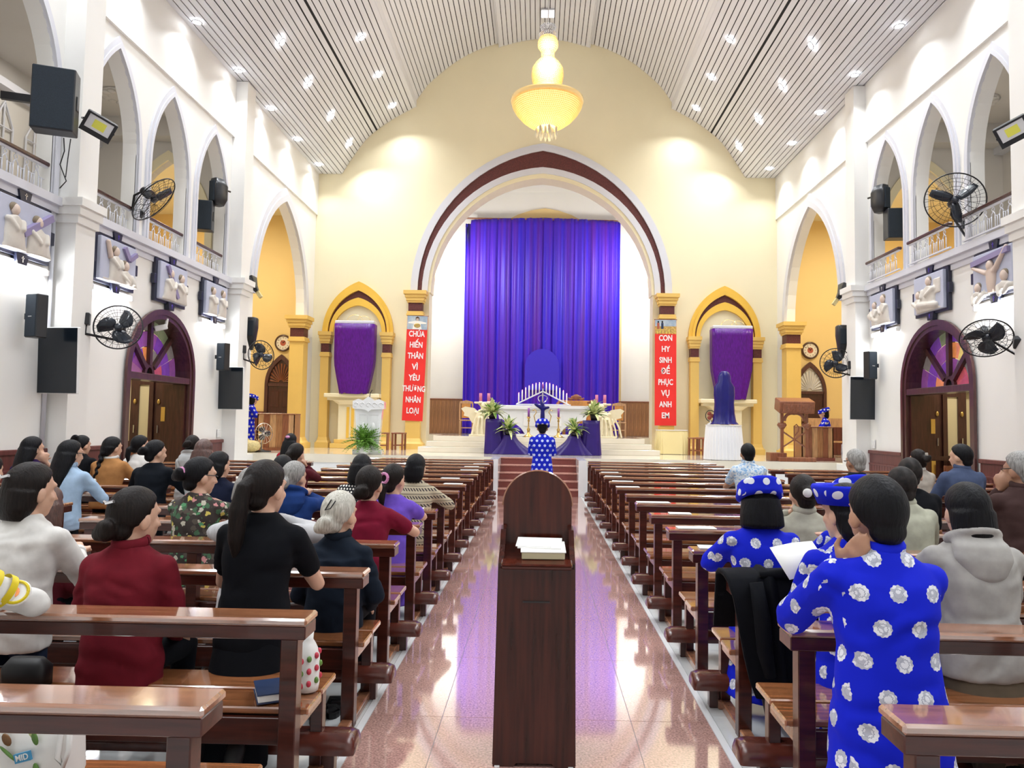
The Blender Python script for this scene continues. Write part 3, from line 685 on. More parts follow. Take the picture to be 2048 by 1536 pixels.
for sx in (-1, 1):
    for blk, rows, grp in ((BLK, range(15), 'pews along the centre aisle'), (SBLK, range(4, 14), 'short pews along the side walls')):
        x0, L, where = blk[sx]; proto = None
        for k in rows:
            n = ORD[14-k] if k >= 0 else ''
            lab = '%s brown pew %s, %s row from the altar' % ('varnished' if blk is BLK else 'short', where, n)
            if proto is None: proto = make_pew(L, sx, 'church_pew'); p = proto
            else: p = dup(proto)
            p.location = (x0+random.uniform(-.012, .012), ROWY[k], 0); p.rotation_euler = (0, 0, -.004 if (sx > 0 and k < 3) else 0)
            p['label'] = lab; p['group'] = grp; PEWS[sx, blk is BLK, k] = p
    # panelled front barrier ahead of the first row
    x0, L, where = BLK[sx]
    t = thing('pew_barrier', 'dark wooden barrier ahead of the first pew %s' % where, 'barrier', (x0+sx*.06, 15.85, 0))
    obj('ledge', MB().box(0, sx*L, -.1, .09, .79, .82, .008), 'pew_top', t); obj('panel', MB().box(sx*.03, sx*(L-.03), -.02, .02, .08, .79), 'pew_wood', t)
    for x in (.03, L/2, L-.03): obj('post', MB().box(sx*x-.035, sx*x+.035, -.06, .05, 0, .79), 'pew_wood', t)
    obj('kneeler_pad', kneel_pad(L, sx), 'kneeler_leather', t, smooth=True)
    for x in (.1, L-.1): obj('kneeler_leg', MB().box(sx*x-.03, sx*x+.03, -.575, -.52, 0, .115), 'dark_wood', t)

# ================================================================ LECTERN IN THE AISLE
t = thing('aisle_lectern', 'tall dark red-brown lectern with round backboard standing in the centre aisle', 'lectern', (.0, 3.55, 0))
m = MB(); h = .93; wb, wt = .195, .183
notch = [(-wb, 0), (-.10, 0), (-.085, .018), (.085, .018), (.10, 0), (wb, 0), (wt, h), (-wt, h)]
obj('front_panel', m.plate([notch], xz, -.02, .01), 'lectern_wood', t)
for s in (-1, 1):
    mm = MB(); pr = [(0, 0), (.30, 0), (.30, 1.06), (.25, 1.10), (.17, 1.09), (.12, 1.02), (0, .95)]
    vs = lambda u, v, d: (s*(d-(wb-wt)*v/h), u, v)
    obj('side_panel', mm.plate([pr], vs, wb-.022, wb+.004), 'lectern_wood', t)
obj('back_panel', MB().box(-wt+.01, wt-.01, .27, .3, 0, .96), 'lectern_wood', t)
T = Matrix.Translation((0, .0, .935)) @ Matrix.Rotation(.16, 4, 'X')
obj('slope_top', MB().box(-wt+.012, wt-.012, -.045, .31, 0, .022, .006, T=T), 'pew_wood', t)
obj('front_lip', MB().box(-wt+.012, wt-.012, -.05, .035, .018, .03, .006, T=T), 'lectern_disc', t)
dsc = [(.178*math.cos(a), 1.20+.178*math.sin(a)) for a in [PI*k/28 for k in range(29)]]+[(-.178, .95), (.178, .95)]
obj('round_backboard', MB().plate([dsc], xz, .27, .295), 'lectern_disc', t)
ring = [(.178*math.cos(PI*k/28), .28, 1.20+.178*math.sin(PI*k/28)) for k in range(29)]
obj('backboard_rim', MB().tube(ring, .008, 6), 'pew_edge', t)
obj('slot', MB().box(-.065, .065, -.024, -.018, .77, .778), 'rubber', t)
obj('inner_floor', MB().box(-wt+.02, wt-.02, .0, .28, .5, .52), 'lectern_wood', t)
for x in (-wb+.02, wb-.02): obj('glide', MB().box(x-.012, x+.012, -.03, 0, 0, .006), 'plastic_white', t)
b = thing('hymn_book', 'thick open-edged yellowed book lying on the aisle lectern', 'book', (.03, 3.62, .978), rot=(.16, 0, .02))
obj('pages', MB().box(-.105, .105, -.06, .1, 0, .035, .004), 'paper_yellow', b); obj('cover', MB().box(-.11, .11, -.062, .105, .035, .039), 'paper', b)
b = obj('loose_sheets', MB().box(-.115, .1, -.03, .13, 0, .006).box(-.125, .05, -.02, .12, .006, .009), 'paper', loc=(.02, 3.63, 1.018), rot=(.16, 0, -.06), label='loose white sheets on top of the book on the aisle lectern', cat='papers')

# ================================================================ ARCHED SIDE DOORS WITH STAINED GLASS FANS
def arched_door(sx, n):
    WX = WXS[sx]; yc = 13.14; hw = 1.14
    mp = lambda u, v, d: (sx*(WX+d), u, v)
    d = obj('door_%d' % n, MB().plate([band(roundarch(yc-hw, yc+hw, .0, 2.36, 3.54, 22), roundarch(yc-hw+.10, yc+hw-.10, .0, 2.36, 3.42, 22))], mp, -.05, .30), 'door_frame', kind='structure')
    obj('architrave', MB().plate([band(roundarch(yc-hw-.06, yc+hw+.06, .0, 2.36, 3.60, 22), roundarch(yc-hw+.02, yc+hw-.02, .0, 2.36, 3.5, 22))], mp, -.075, -.03), 'door_frame', d)
    obj('transom_rail', MB().box(sx*(WX-.04), sx*(WX+.3), yc-hw+.06, yc+hw-.06, 2.28, 2.40, .01), 'door_frame', d)
    # hub and spokes of the fan, set at the back of the reveal
    obj('fan_hub', MB().plate([band([(yc+.17*math.cos(PI*k/14), 2.40+.22*math.sin(PI*k/14)) for k in range(15)], [(yc+.10*math.cos(PI*k/14), 2.40+.14*math.sin(PI*k/14)) for k in range(15)])], mp, .2, .30), 'door_frame', d)
    obj('hub_glass', MB().plate([[(yc+.105*math.cos(PI*k/14), 2.40+.145*math.sin(PI*k/14)) for k in range(15)]], mp, .26, .275), 'glass_dark', d)
    R = lambda a: 1/math.sqrt((math.cos(a)/1.05)**2+(math.sin(a)/1.03)**2)
    for q in (1, 2, 3):
        a = PI*q/4; r0, r1 = .19, R(a)+.02
        p0 = Vector((yc+r0*math.cos(a), 2.4+r0*math.sin(a))); p1 = Vector((yc+r1*math.cos(a), 2.4+r1*math.sin(a))); nrm = Vector((-math.sin(a), math.cos(a)))*.045
        obj('spoke', MB().plate([[tuple(p0+nrm), tuple(p1+nrm), tuple(p1-nrm), tuple(p0-nrm)]], mp, .18, .30), 'door_frame', d)
    pal = [['g_red', 'g_purple', 'g_violet'], ['g_violet', 'g_purple', 'g_grey'], ['g_grey', 'g_purple', 'g_green'], ['g_yellow', 'g_violet', 'g_green'], ['g_orange', 'g_violet', 'g_grey'], ['g_purple', 'g_violet', 'g_green'], ['g_violet', 'g_purple', 'g_grey'], ['g_pink', 'g_purple', 'g_green']]
    pal = pal if sx < 0 else [['g_orange', 'g_purple', 'g_violet'], ['g_violet', 'g_purple', 'g_grey'], ['g_purple', 'g_violet', 'g_purple'], ['g_grey', 'g_violet', 'g_green'], ['g_violet', 'g_orange', 'g_purple'], ['g_grey', 'g_yellow', 'g_grey'], ['g_red', 'g_grey', 'g_yellow'], ['g_red', 'g_green', 'g_grey']]
    for q in range(8):
        a0, a1 = PI*q/8, PI*(q+1)/8
        for r, (f0, f1) in enumerate(((.16, .5), (.5, .78), (.78, 1.0))):
            P = []
            for a in (a0+.006, (a0+a1)/2, a1-.006): P.append((yc+(R(a)*f0+.012)*math.cos(a), 2.4+(R(a)*f0+.012)*math.sin(a)))
            for a in (a1-.006, (a0+a1)/2, a0+.006): P.append((yc+(R(a)*f1-.004)*math.cos(a), 2.4+(R(a)*f1-.004)*math.sin(a)))
            obj('stained_pane', MB().plate([P], mp, .25, .262), pal[q][r], d)
    # leaves folded back into the reveal, hinges
    ye = yc+hw-.12
    lf = obj('door_leaf', MB().box(sx*(WX+.02), sx*(WX+.46), ye-.05, ye, .03, 2.27), 'dark_wood', d)
    for z in (.75, 1.55): obj('hinge', MB().box(sx*(WX+.38), sx*(WX+.46), ye-.075, ye-.045, z, z+.28), 'gold', lf)
    ys_ = yc-hw+.10
    lf = obj('door_leaf', MB().box(sx*(WX+.02), sx*(WX+.46), ys_, ys_+.05, .03, 2.27), 'door_frame', d)
    # vestibule beyond: walls, and glazed inner doors in its end wall
    V0, V1, XB = yc-1.6, yc+2.0, WX+2.9
    struct('wall_vestibule_%s' % SN[sx], MB().box(sx*XB, sx*(XB+.1), V0-.1, V1+.1, 0, 4.4).box(sx*(WX+.24), sx*XB, V0-.1, V0, 0, 4.4).box(sx*(WX+.24), sx*XB, V1, V1+.1, 0, 4.4).box(sx*(WX+.24), sx*XB, V0, V1, 4.35, 4.45), 'wall_cream')
    U = lambda u, v, q: (sx*(WX+u), V1-q, v)
    dd = obj('door_%d' % (n+2), MB().plate([[(.42, 0), (2.5, 0), (2.5, 2.55), (.42, 2.55)], [(.62, .1), (1.02, .1), (1.02, 2.4), (.62, 2.4)], [(1.10, .1), (1.52, .1), (1.52, 2.4), (1.10, 2.4)], [(1.60, 1.12), (1.84, 1.12), (1.84, 2.4), (1.60, 2.4)]], U, .02, .12), 'door_frame', kind='structure')
    for j, u0 in enumerate((.62, 1.10)):
        w = .40 if j == 0 else .42
        lf = obj('door_leaf', MB().plate([[(u0, .1), (u0+w, .1), (u0+w, 2.4), (u0, 2.4)], [(u0+.09, 1.10), (u0+w-.12, 1.10), (u0+w-.12, 2.3), (u0+.09, 2.3)]], U, .12, .17), 'door_frame', dd)
        obj('glass_pane', MB().plate([[(u0+.09, 1.10), (u0+w-.12, 1.10), (u0+w-.12, 2.3), (u0+.09, 2.3)]], U, .125, .14), 'g_grey' if j == 0 else 'wall_cream', lf)
        obj('lower_panel', MB().plate([[(u0+.08, .2), (u0+w-.1, .2), (u0+w-.1, .98), (u0+.08, .98)]], U, .17, .19), 'dark_wood', lf)
        p = U(u0+w-.05, 1.3, .2); obj('handle', MB().tube([p, (p[0], p[1], 1.46)], .012, 8), 'chrome', lf)
        p = U(u0+w-.05, 1.95, .19); obj('ornament', MB().ell(p, (.035, .03, .06), 8, 6), 'gold', lf, smooth=True)
    obj('cross_rail', MB().box(sx*(WX+.42), sx*(WX+2.5), V1-.2, V1-.1, 1.0, 1.09), 'door_frame', dd)
    # benches stored in the vestibule
    for j, (dx, dy, z) in enumerate(((.92, .62, 0), (1.45, 1.25, 0))):
        b = thing('stored_bench', 'brown wooden bench stored in the doorway %s, %s' % (SIDE[sx], 'nearer the nave' if j == 0 else 'nearer the glazed inner doors'), 'bench', (sx*(WX+dx), yc+dy, 0))
        obj('seat', MB().box(-.4, .4, -.2, .2, .42, .46, .006), 'wood_brown', b); obj('backrest', MB().box(-.4, .4, .14, .18, .66, .95, .006), 'wood_brown', b)
        for xx in (-.34, .34):
            obj('leg', MB().box(xx-.03, xx+.03, -.18, -.12, 0, .42), 'wood_brown', b); obj('back_leg', MB().box(xx-.03, xx+.03, .12, .18, 0, .95), 'wood_brown', b)
for n, sx in enumerate((-1, 1)): arched_door(sx, n+1)
# pointed doors in the transepts
for n, (sx, x) in enumerate(((-1, -8.1), (1, 8.36))):
    d = obj('door_%d' % (5+n), MB().plate([band(gothic(x-.5, x+.5, .8, 2.72, 3.66, 10), gothic(x-.40, x+.40, .8, 2.72, 3.5, 10))], xz, 22.5, 22.62), 'door_frame', kind='structure')
    obj('transom', MB().box(x-.42, x+.42, 22.5, 22.6, 2.66, 2.75), 'door_frame', d)
    obj('fan_back', MB().plate([gothic(x-.41, x+.41, 2.72, 2.74, 3.5, 10)], xz, 22.57, 22.6), 'gallery_grey' if sx > 0 else 'dark_wood', d)
    for q in range(13):
        a = PI*(q+.5)/13; r = .5*(1+.25*math.sin(a)**2)
        obj('fan_blade', MB().tube([(x+.07*math.cos(a), 22.56, 2.78+.07*math.sin(a)), (x+r*.72*math.cos(a), 22.56, 2.78+r*.95*math.sin(a))], [.010, .026], 5), 'wood_brown' if sx < 0 else 'trim_white', d)
    lf = obj('door_leaf', MB().box(x-.40, x+.40, 22.55, 22.6, .82, 2.66), 'dark_wood', d)
    for (a, b, z0, z1) in ((-.33, -.05, 2.0, 2.5), (.05, .33, 2.0, 2.5), (-.33, -.05, .95, 1.85), (.05, .33, .95, 1.85)):
        obj('panel', MB().box(x+a, x+b, 22.535, 22.555, z0, z1, .012), 'dark_wood', lf)
    obj('handle', MB().tube([(x+.36*-sx, 22.52, 1.78), (x+.36*-sx, 22.52, 1.9)], .012, 6), 'chrome', lf)
    a0, a1 = (7.35, abs(x)-.52), (abs(x)+.52, 12.5)
    for q, (u0, u1) in enumerate((a0, a1)):
        if u1-u0 < .1: continue
        bb = struct('baseboard_transept_%s_%d' % (SN[sx], q+1), MB().box(sx*u0, sx*u1, 22.57, 22.6, .8, 1.8), 'wainscot'); obj('cap_rail', MB().box(sx*u0, sx*u1, 22.53, 22.6, 1.78, 1.86, .01), 'wainscot', bb)
        nn = int((u1-u0)/.14)
        if nn:
            me = MB().box(.004, (u1-u0)/nn-.004, 22.555, 22.575, .82, 1.76).mesh('board')
            for z in range(nn): obj('board', me, 'wainscot', bb, loc=(min(sx*u0, sx*u1)+z*(u1-u0)/nn, 0, 0))
    # wall clock above the door
    c = thing('wall_clock', 'round wall clock with dark rim above the transept door %s' % SIDE[sx], 'clock', (x+.02, 22.58, 4.02), rot=(PI/2, 0, 0))
    obj('rim', MB().lathe([(.215, 0), (.215, .05), (.245, .06), (.27, .03), (.27, 0)], 28), 'clock_rim', c, smooth=True)
    obj('dial', MB().lathe([(.001, .03), (.22, .03)], 28), 'clock_face', c); obj('centre_disc', MB().lathe([(.001, .035), (.09, .035)], 20), 'clock_red', c)
    for q in range(12):
        a = PI/2-2*PI*q/12
        lettering('numeral', str(q if q else 12), .055, 'clock_rim', c, (.165*math.cos(a), .165*math.sin(a), .034), (0, 0, 0), .001)
    for a, L, w in ((.9, .09, .009), (2.2, .14, .006)): obj('hand', MB().tube([(0, 0, .042), (L*math.cos(a), L*math.sin(a), .042)], w, 5), 'rubber', c)
# ================================================================ THINGS ON THE SIDE WALLS
def fan_unit(t, R, blades, wide, seed=0):
    """cage fan head at the thing's origin, blowing along -y of its head empty"""
    rim = lambda r, y, w: MB().tube([(r*math.cos(2*PI*k/40), y, r*math.sin(2*PI*k/40)) for k in range(41)], w, 6, cap=False)
    g = obj('guard', rim(R, 0, .011), 'metal_black', t, smooth=True)
    m = MB()
    for k in range(20):
        a = 2*PI*k/20+seed
        m.tube([(.05*math.cos(a), -.075, .05*math.sin(a)), (.6*R*math.cos(a+.08), -.07, .6*R*math.sin(a+.08)), (R*math.cos(a+.14), 0, R*math.sin(a+.14))], .0032, 4)
        m.tube([(.06*math.cos(a), .09, .06*math.sin(a)), (.6*R*math.cos(a), .085, .6*R*math.sin(a)), (R*math.cos(a), 0, R*math.sin(a))], .0032, 4)
    obj('guard_wires', m, 'metal_black', g)
    for r in (.45, .75):
        for y in (-.072, .086): obj('guard_ring', rim(R*r, y, .0035), 'metal_black', g)
    for k in range(blades):
        a = 2*PI*k/blades+.4+seed; rows = []
        for i in range(7):
            f = i/6; r = .05+f*(R*.86-.05); w = (.05+(wide)*math.sin(PI*min(1, .12+f*.83))**.8)*R/.33; sw = .5*f*f if wide > .1 else .05*f
            aa = a+sw
            c = Vector((r*math.cos(aa), 0, r*math.sin(aa))); tg = Vector((-math.sin(aa), 0, math.cos(aa)))
            rows.append([tuple(c-tg*w*.5+Vector((0, -.025, 0))), tuple(c), tuple(c+tg*w*.5+Vector((0, .03, 0)))])
        b = obj('blade', MB().strip(rows), 'fan_blade', t, smooth=True); s = b.modifiers.new('t', 'SOLIDIFY'); s.thickness = .006
    obj('hub', MB().lathe([(.001, .035), (.055, .03), (.06, -.02), (.03, -.04), (.001, -.04)], 14, T=Matrix.Rotation(PI/2, 4, 'X')), 'fan_blade', t, smooth=True)
    obj('motor', MB().lathe([(.001, -.26), (.06, -.25), (.075, -.2), (.075, -.1), (.05, -.06), (.001, -.06)], 14, T=Matrix.Rotation(PI/2, 4, 'X')), 'black_plastic', t, smooth=True)
def wall_fan(label, loc, rz, rx, R, blades, wide, wallp, seed=0):
    """loc: centre of the cage; wallp: bracket point on the wall, in world metres"""
    t = thing('wall_fan', label, 'fan', loc, rot=(rx, 0, rz)); fan_unit(t, R, blades, wide, seed)
    inv = (Matrix.Translation(loc) @ Matrix.Rotation(rz, 4, 'Z') @ Matrix.Rotation(rx, 4, 'X')).inverted()
    w = inv @ Vector(wallp); m = MB()
    m.tube([(0, .22, 0), (0, .27, -.16), w+Vector((0, 0, -.22)), w], .02, 8); obj('arm', m, 'metal_black', t, smooth=True)
    obj('wall_bracket', MB().box(w.x-.05, w.x+.05, w.y-.05, w.y+.05, w.z-.09, w.z+.09, .012), 'black_plastic', t)
wall_fan('black cage wall fan with three wide blades beside the stained-glass door, ambo side', (-6.34, 10.72, 2.97), .35, -.1, .33, 3, .17, (-6.66, 10.45, 3.05), .3)
wall_fan('black cage wall fan with three wide blades in front of the transept clock, ambo side', (-6.35, 16.35, 3.08), .95, -.05, .33, 3, .17, (-6.66, 16.1, 3.18), 1.2)
wall_fan('black cage wall fan with three wide blades in front of the transept clock, statue side', (6.62, 16.3, 3.08), -.25, -.05, .33, 3, .17, (6.86, 16.1, 3.02), .8)
wall_fan('black cage wall fan tipped forward beside the stained-glass door, statue side', (6.55, 10.72, 2.98), -.45, .75, .34, 3, .17, (6.86, 10.5, 2.9), .1)
wall_fan('large black cage fan tipped sideways on the gallery railing, ambo side', (-6.56, 11.95, 5.30), 1.75, .7, .45, 3, .05, (-6.97, 12.25, 5.12), .5)
wall_fan('large black cage fan facing the nave on the gallery railing, statue side', (6.72, 11.75, 5.37), -.30, -.05, .45, 3, .06, (7.17, 12.25, 5.12), .2)
# portrait television screens on brackets
def tv(label, loc, rz):
    t = thing('tv_screen', label, 'screen', loc, rot=(math.radians(2), 0, rz))
    obj('cabinet', MB().box(-.325, .325, 0, .05, -.46, .46, .008), 'plastic_white', t); obj('screen', MB().box(-.315, .315, -.006, .002, -.45, .45), 'screen_black', t)
    obj('back_housing', MB().box(-.22, .22, .05, .1, -.3, .3, .02), 'black_plastic', t); obj('bracket', MB().box(-.04, .04, .08, .24, -.06, .06), 'metal_black', t)
tv('black portrait screen on the pier by the round-backed fan, ambo side near the entrance', (-6.68, 9.86, 2.39), -.10)
tv('black portrait screen on the pier beside the transept arch, ambo side', (-6.72, 15.55, 2.28), -.08)
tv('black portrait screen on the pier beside the transept arch, statue side', (6.92, 15.55, 2.27), .10)
tv('black portrait screen on the pier near the entrance, statue side', (6.86, 9.86, 2.36), .10)
# slim column loudspeakers
def column_speaker(label, sx, y, z):
    t = thing('column_speaker', label, 'speaker', (sx*(WXS[sx]-.2), y, z), rot=(0, 0, sx*.35))
    obj('cabinet', MB().box(-.11, .11, 0, .16, -.29, .29, .01), 'black_plastic', t); obj('grille', MB().box(-.1, .1, -.01, .003, -.28, .28, .004), 'speaker_cloth', t)
    obj('badge', MB().box(-.035, .035, -.014, -.009, -.02, -.008), 'chrome', t); obj('bracket', MB().box(sx*.1, sx*.2, .05, .1, -.04, .04), 'metal_black', t)
column_speaker('slim black column speaker on the wall beside the near pier, ambo side', -1, 9.42, 2.95)
column_speaker('slim black column speaker on the wall above the wainscot by the transept, ambo side', -1, 15.15, 2.93)
column_speaker('slim black column speaker on the wall above the wainscot by the transept, statue side', 1, 15.2, 2.95)
def big_speaker(label, loc, rz, w, h, d):
    t = thing('loudspeaker', label, 'speaker', loc, rot=(.0, 0, rz))
    obj('cabinet', MB().box(-w/2, w/2, 0, d, -h/2, h/2, .012), 'black_plastic', t); obj('grille', MB().box(-w/2+.012, w/2-.012, -.012, .004, -h/2+.012, h/2-.012, .006), 'speaker_cloth', t)
    obj('side_handle', MB().box(w/2-.005, w/2+.014, d*.35, d*.65, -.1, .1, .01), 'metal_black', t); obj('bracket', MB().box(-.05, .05, d, d+.16, -.1, .1), 'metal_black', t)
    return t
t = big_speaker('big dark loudspeaker hung on the gallery front with cables below', (-6.42, 9.15, 5.78), .36, .50, .84, .26)
obj('side_bracket', MB().box(-.62, -.2, .14, .2, -.05, .05), 'metal_black', t); obj('cable', MB().tube([(.1, .2, -.45), (.11, .22, -.62), (.06, .25, -.8), (.13, .3, -1.0), (.05, .33, -1.1)], .008, 6), 'rubber', t)
obj('cable', MB().tube([(.18, .2, -.45), (.15, .24, -.7), (.12, .3, -.95)], .007, 6), 'rubber', t)
big_speaker('black loudspeaker hung in the last gallery arch before the altar, ambo side', (-7.1, 14.75, 5.86), .25, .44, .62, .28)
big_speaker('black loudspeaker hung in the last gallery arch before the altar, statue side', (7.28, 14.75, 5.84), -.1, .40, .62, .28)
for sx, x in ((-1, -6.9), (1, 7.08)):
    t = thing('horn_speaker', 'black curved horn speaker on the gallery arch jamb, %s' % SIDE[sx][3:], 'speaker', (x, 15.05, 6.42), rot=(0, 0, sx*.5))
    obj('cabinet', MB().loft([(0, .0, -.28, .10, .12), (0, .02, -.14, .14, .16), (0, .02, .14, .14, .16), (0, 0, .28, .10, .12)], 16, 5), 'black_plastic', t, smooth=True); obj('grille', MB().box(-.08, .08, -.16, -.12, -.22, .22, .01), 'speaker_cloth', t)
    obj('bracket', MB().tube([(0, .15, .1), (sx*.05, .35, .12)], .02, 6), 'metal_black', t)
    # slanted speakers hung inside the transept arch
    t = thing('horn_speaker', 'black flared horn speaker hung beside the transept arch, %s' % SIDE[sx][3:], 'speaker', (sx*(WXS[sx]-.42), 16.45, 4.55), rot=(0, sx*.6, 0))
    obj('horn', MB().loft([(0, 0, 0, .04, .05), (0, 0, .15, .07, .10), (0, 0, .34, .14, .2)], 16, 6), 'black_plastic', t); obj('bracket', MB().box(-.04, .04, -.04, .04, -.16, .02), 'wicker', t)
    t = thing('wall_speaker', 'dark grey curved speaker on the transept side of the pier, %s' % SIDE[sx][3:], 'speaker', (sx*(WXS[sx]-.33), 16.45, 3.62))
    obj('cabinet', MB().loft([(0, 0, -.42, .03, .05), (0, 0, -.2, .08, .1), (0, 0, .1, .12, .12), (0, 0, .3, .12, .12), (0, 0, .33, .1, .1)], 16, 4), 'black_plastic', t, smooth=True); obj('grille', MB().box(-.07, .07, -.13, -.105, -.1, .25, .006), 'speaker_cloth', t)
# floodlights
for sx, loc in ((-1, (-6.3, 9.95, 5.72)), (1, (6.5, 9.95, 5.76))):
    t = thing('floodlight', 'black LED floodlight with yellow chip on the pier, %s' % SIDE[sx][3:], 'floodlight', loc, rot=(.6, sx*-.35, sx*-.75))
    obj('housing', MB().box(-.2, .2, 0, .09, -.15, .15, .012), 'black_plastic', t); obj('reflector', MB().box(-.16, .16, -.006, .004, -.08, .12), 'reflector', t); obj('led_chip', MB().box(-.08, .08, -.012, -.002, -.04, .08), 'led_yellow', t)
    for q in range(7): obj('fin', MB().box(-.18+.055*q, -.165+.055*q, .09, .13, -.12, .12), 'black_plastic', t)
    obj('frame', MB().plate([[(-.2, -.15), (.2, -.15), (.2, .15), (-.2, .15)], [(-.165, -.085), (.165, -.085), (.165, .125), (-.165, .125)]], xz, -.015, .001), 'black_plastic', t)
    obj('bracket', MB().tube([(-.2, .05, 0), (-.22, .22, -.05), (.22, .22, -.05), (.2, .05, 0)], .014, 6), 'metal_black', t)
# relief stations on the wall: dark cross-boss frame, pale panel, carved figures
def relief(label, sx, y, kind):
    W = .98; H = .68; t = thing('relief_station', label, 'relief', (sx*(WXS[sx]-.03), y, 4.1), rot=(.0, 0, -sx*PI/2))
    # local: x along the wall (viewer's right), y out of the wall is -y
    obj('back_board', MB().box(-W/2-.07, W/2+.07, -.04, .02, -H/2-.05, H/2+.05, .006), 'frame_navy', t)
    for (a, b) in ((0, H/2+.08), (0, -H/2-.08)):
        z0, z1 = (b-.07, b+.07); obj('boss', MB().plate([[(-.12, z1), (.12, z1), (.085, z0), (-.085, z0)]], xz, -.07, .01), 'frame_navy', t)
        c = obj('boss_cross', MB().box(-.008, .008, -.078, -.068, b-.04, b+.045).box(-.026, .026, -.078, -.068, b+.008, b+.022), 'chrome', t)
    for sgn in (-1, 1): obj('boss', MB().box(sgn*(W/2+.05), sgn*(W/2+.13), -.06, .01, -.09, .09, .006), 'frame_navy', t)
    obj('panel', MB().box(-W/2, W/2, -.10, -.03, -H/2, H/2, .01), 'relief_panel', t)
    f = MB(); hd = MB(); hr = MB(); bm_ = MB(); y0 = -.10
    def fig(x, z, r, tilt, robe, hairz=1):
        hd.ell((x, y0-.02, z), (r*.82, r*.6, r)); hr.ell((x-.01, y0-.005, z+r*.35), (r*1.0, r*.55, r*.85))
        f.loft([(x+tilt*1.2, y0, -H/2+.01, robe*1.25, .05), (x+tilt*.7, y0, -H/2+.12, robe*1.1, .065), (x+tilt*.3, y0, z-r*2.2, robe*.95, .07), (x, y0, z-r*1.35, robe*.7, .06), (x, y0-.01, z-r*.9, r*.45, .05)], 16, 2.2)
        f.cap((x-robe*.75, y0-.03, z-r*1.8), (x+tilt-robe*.3, y0-.07, z-r*3.2), .045, .035); f.cap((x+robe*.75, y0-.03, z-r*1.8), (x+tilt+robe*.35, y0-.07, z-r*3.0), .045, .035)
    def beam(a, b, w=.05):
        bm_.tube([(a[0], y0-.015, a[1]), (b[0], y0-.015, b[1])], w, 4)
    if kind == 'carry': beam((-.1, -.1), (.44, .26), .065); fig(.2, .12, .085, .05, .2); fig(-.24, .18, .08, .04, .17)
    elif kind == 'fall': beam((.1, .28), (.25, .1), .05); beam((.25, .1), (.45, .24), .05); fig(-.12, .16, .08, .05, .16); fig(.16, -.02, .085, .1, .22); hd.cap((-.28, y0-.03, .06), (-.36, y0-.03, .27), .04, .035)
    elif kind == 'meet': beam((-.3, .3), (.1, -.25), .05); fig(-.16, .16, .085, .0, .19); fig(.24, .14, .08, .03, .18)
    elif kind == 'pair': fig(-.22, .16, .08, .02, .16); fig(.25, .17, .08, .0, .15)
    elif kind == 'crucify':
        beam((-.46, .2), (.46, .26), .06); fig(-.33, -.2, .08, .0, .14); fig(.33, -.12, .09, .0, .17); hd.ell((0, y0-.03, .1), (.07, .05, .085))
        hd.loft([(0, y0, -.33, .07, .05), (0, y0, -.15, .11, .06), (0, y0, .02, .12, .06), (0, y0, .09, .05, .04)], 16, 2.2); hd.cap((-.1, y0-.02, 0), (-.43, y0-.03, .14), .045, .03); hd.cap((.1, y0-.02, 0), (.4, y0-.03, .31), .045, .03)
    elif kind == 'mourn': fig(.06, .2, .085, -.1, .24); fig(-.3, .0, .075, .15, .2); f.cap((-.2, y0-.03, -.2), (.3, y0-.03, -.25), .08, .06); f.box(.2, .42, y0-.02, y0+.02, -.05, .22)
    elif kind == 'tomb': fig(.14, .18, .09, .02, .2); fig(-.24, .1, .075, .05, .16); f.cap((-.4, y0-.03, -.1), (-.1, y0-.03, -.25), .07, .06)
    T = f
    f.box(-.42, .42, y0-.004, y0+.03, -H/2+.005, -H/2+.05); hx = [v[0] for v in hd.v]; hd.box(min(hx)+.02, max(hx)-.02, y0+.005, y0+.03, .0, .03); hx = [v[0] for v in hr.v]; hr.box(min(hx)+.03, max(hx)-.03, y0+.005, y0+.03, .12, .15)
    fo = obj('figures', remesh(f, .014, 3), 'relief_figure', t)
    obj('faces', remesh(hd, .010, 2), 'relief_skin', fo); obj('hair', remesh(hr, .012, 2), 'relief_hair', fo)
    if bm_.v: obj('beam', bm_, 'relief_beam', t)
for sx, y, kind, lab in ((-1, 9.35, 'carry', 'pale relief of two robed figures with a cross beam beside the near pier, ambo side'), (-1, 11.47, 'fall', 'pale relief of a falling figure and a raised arm above the cage fan, ambo side'),
                         (-1, 13.25, 'meet', 'pale relief of two standing figures above the stained-glass door, ambo side'), (-1, 15.05, 'pair', 'pale relief of two separate robed figures next to the transept pier, ambo side'),
                         (1, 11.32, 'crucify', 'pale relief of a figure with outstretched arms on a cross, statue side'), (1, 13.18, 'mourn', 'pale relief of a reclining figure held above the stained-glass door, statue side'),
                         (1, 15.0, 'tomb', 'pale relief of figures bowing next to the transept pier, statue side')):
    relief(lab, sx, y, kind)
# fluorescent tubes under some reliefs
for sx, y, lab in ((-1, 9.35, 'beside the near pier, ambo side'), (-1, 11.45, 'above the cage fan, ambo side'), (-1, 15.05, 'next to the transept pier, ambo side'), (1, 11.35, 'under the crucifixion relief, statue side'), (1, 15.0, 'next to the transept pier, statue side')):
    t = thing('tube_lamp', 'glowing white tube lamp %s' % lab, 'lamp', (sx*(WXS[sx]-.03), y, 3.60))
    obj('batten', MB().box(-sx*.03, sx*.03, -.55, .55, .02, .07, .006), 'plastic_white', t); obj('tube', MB().tube([(-sx*.03, -.52, 0), (-sx*.03, .52, 0)], .018, 10), 'tube_white', t, smooth=True)
    for yy in (-.54, .54): obj('end_cap', MB().box(-sx*.055, sx*.02, yy-.02, yy+.02, -.03, .05, .004), 'plastic_white', t)
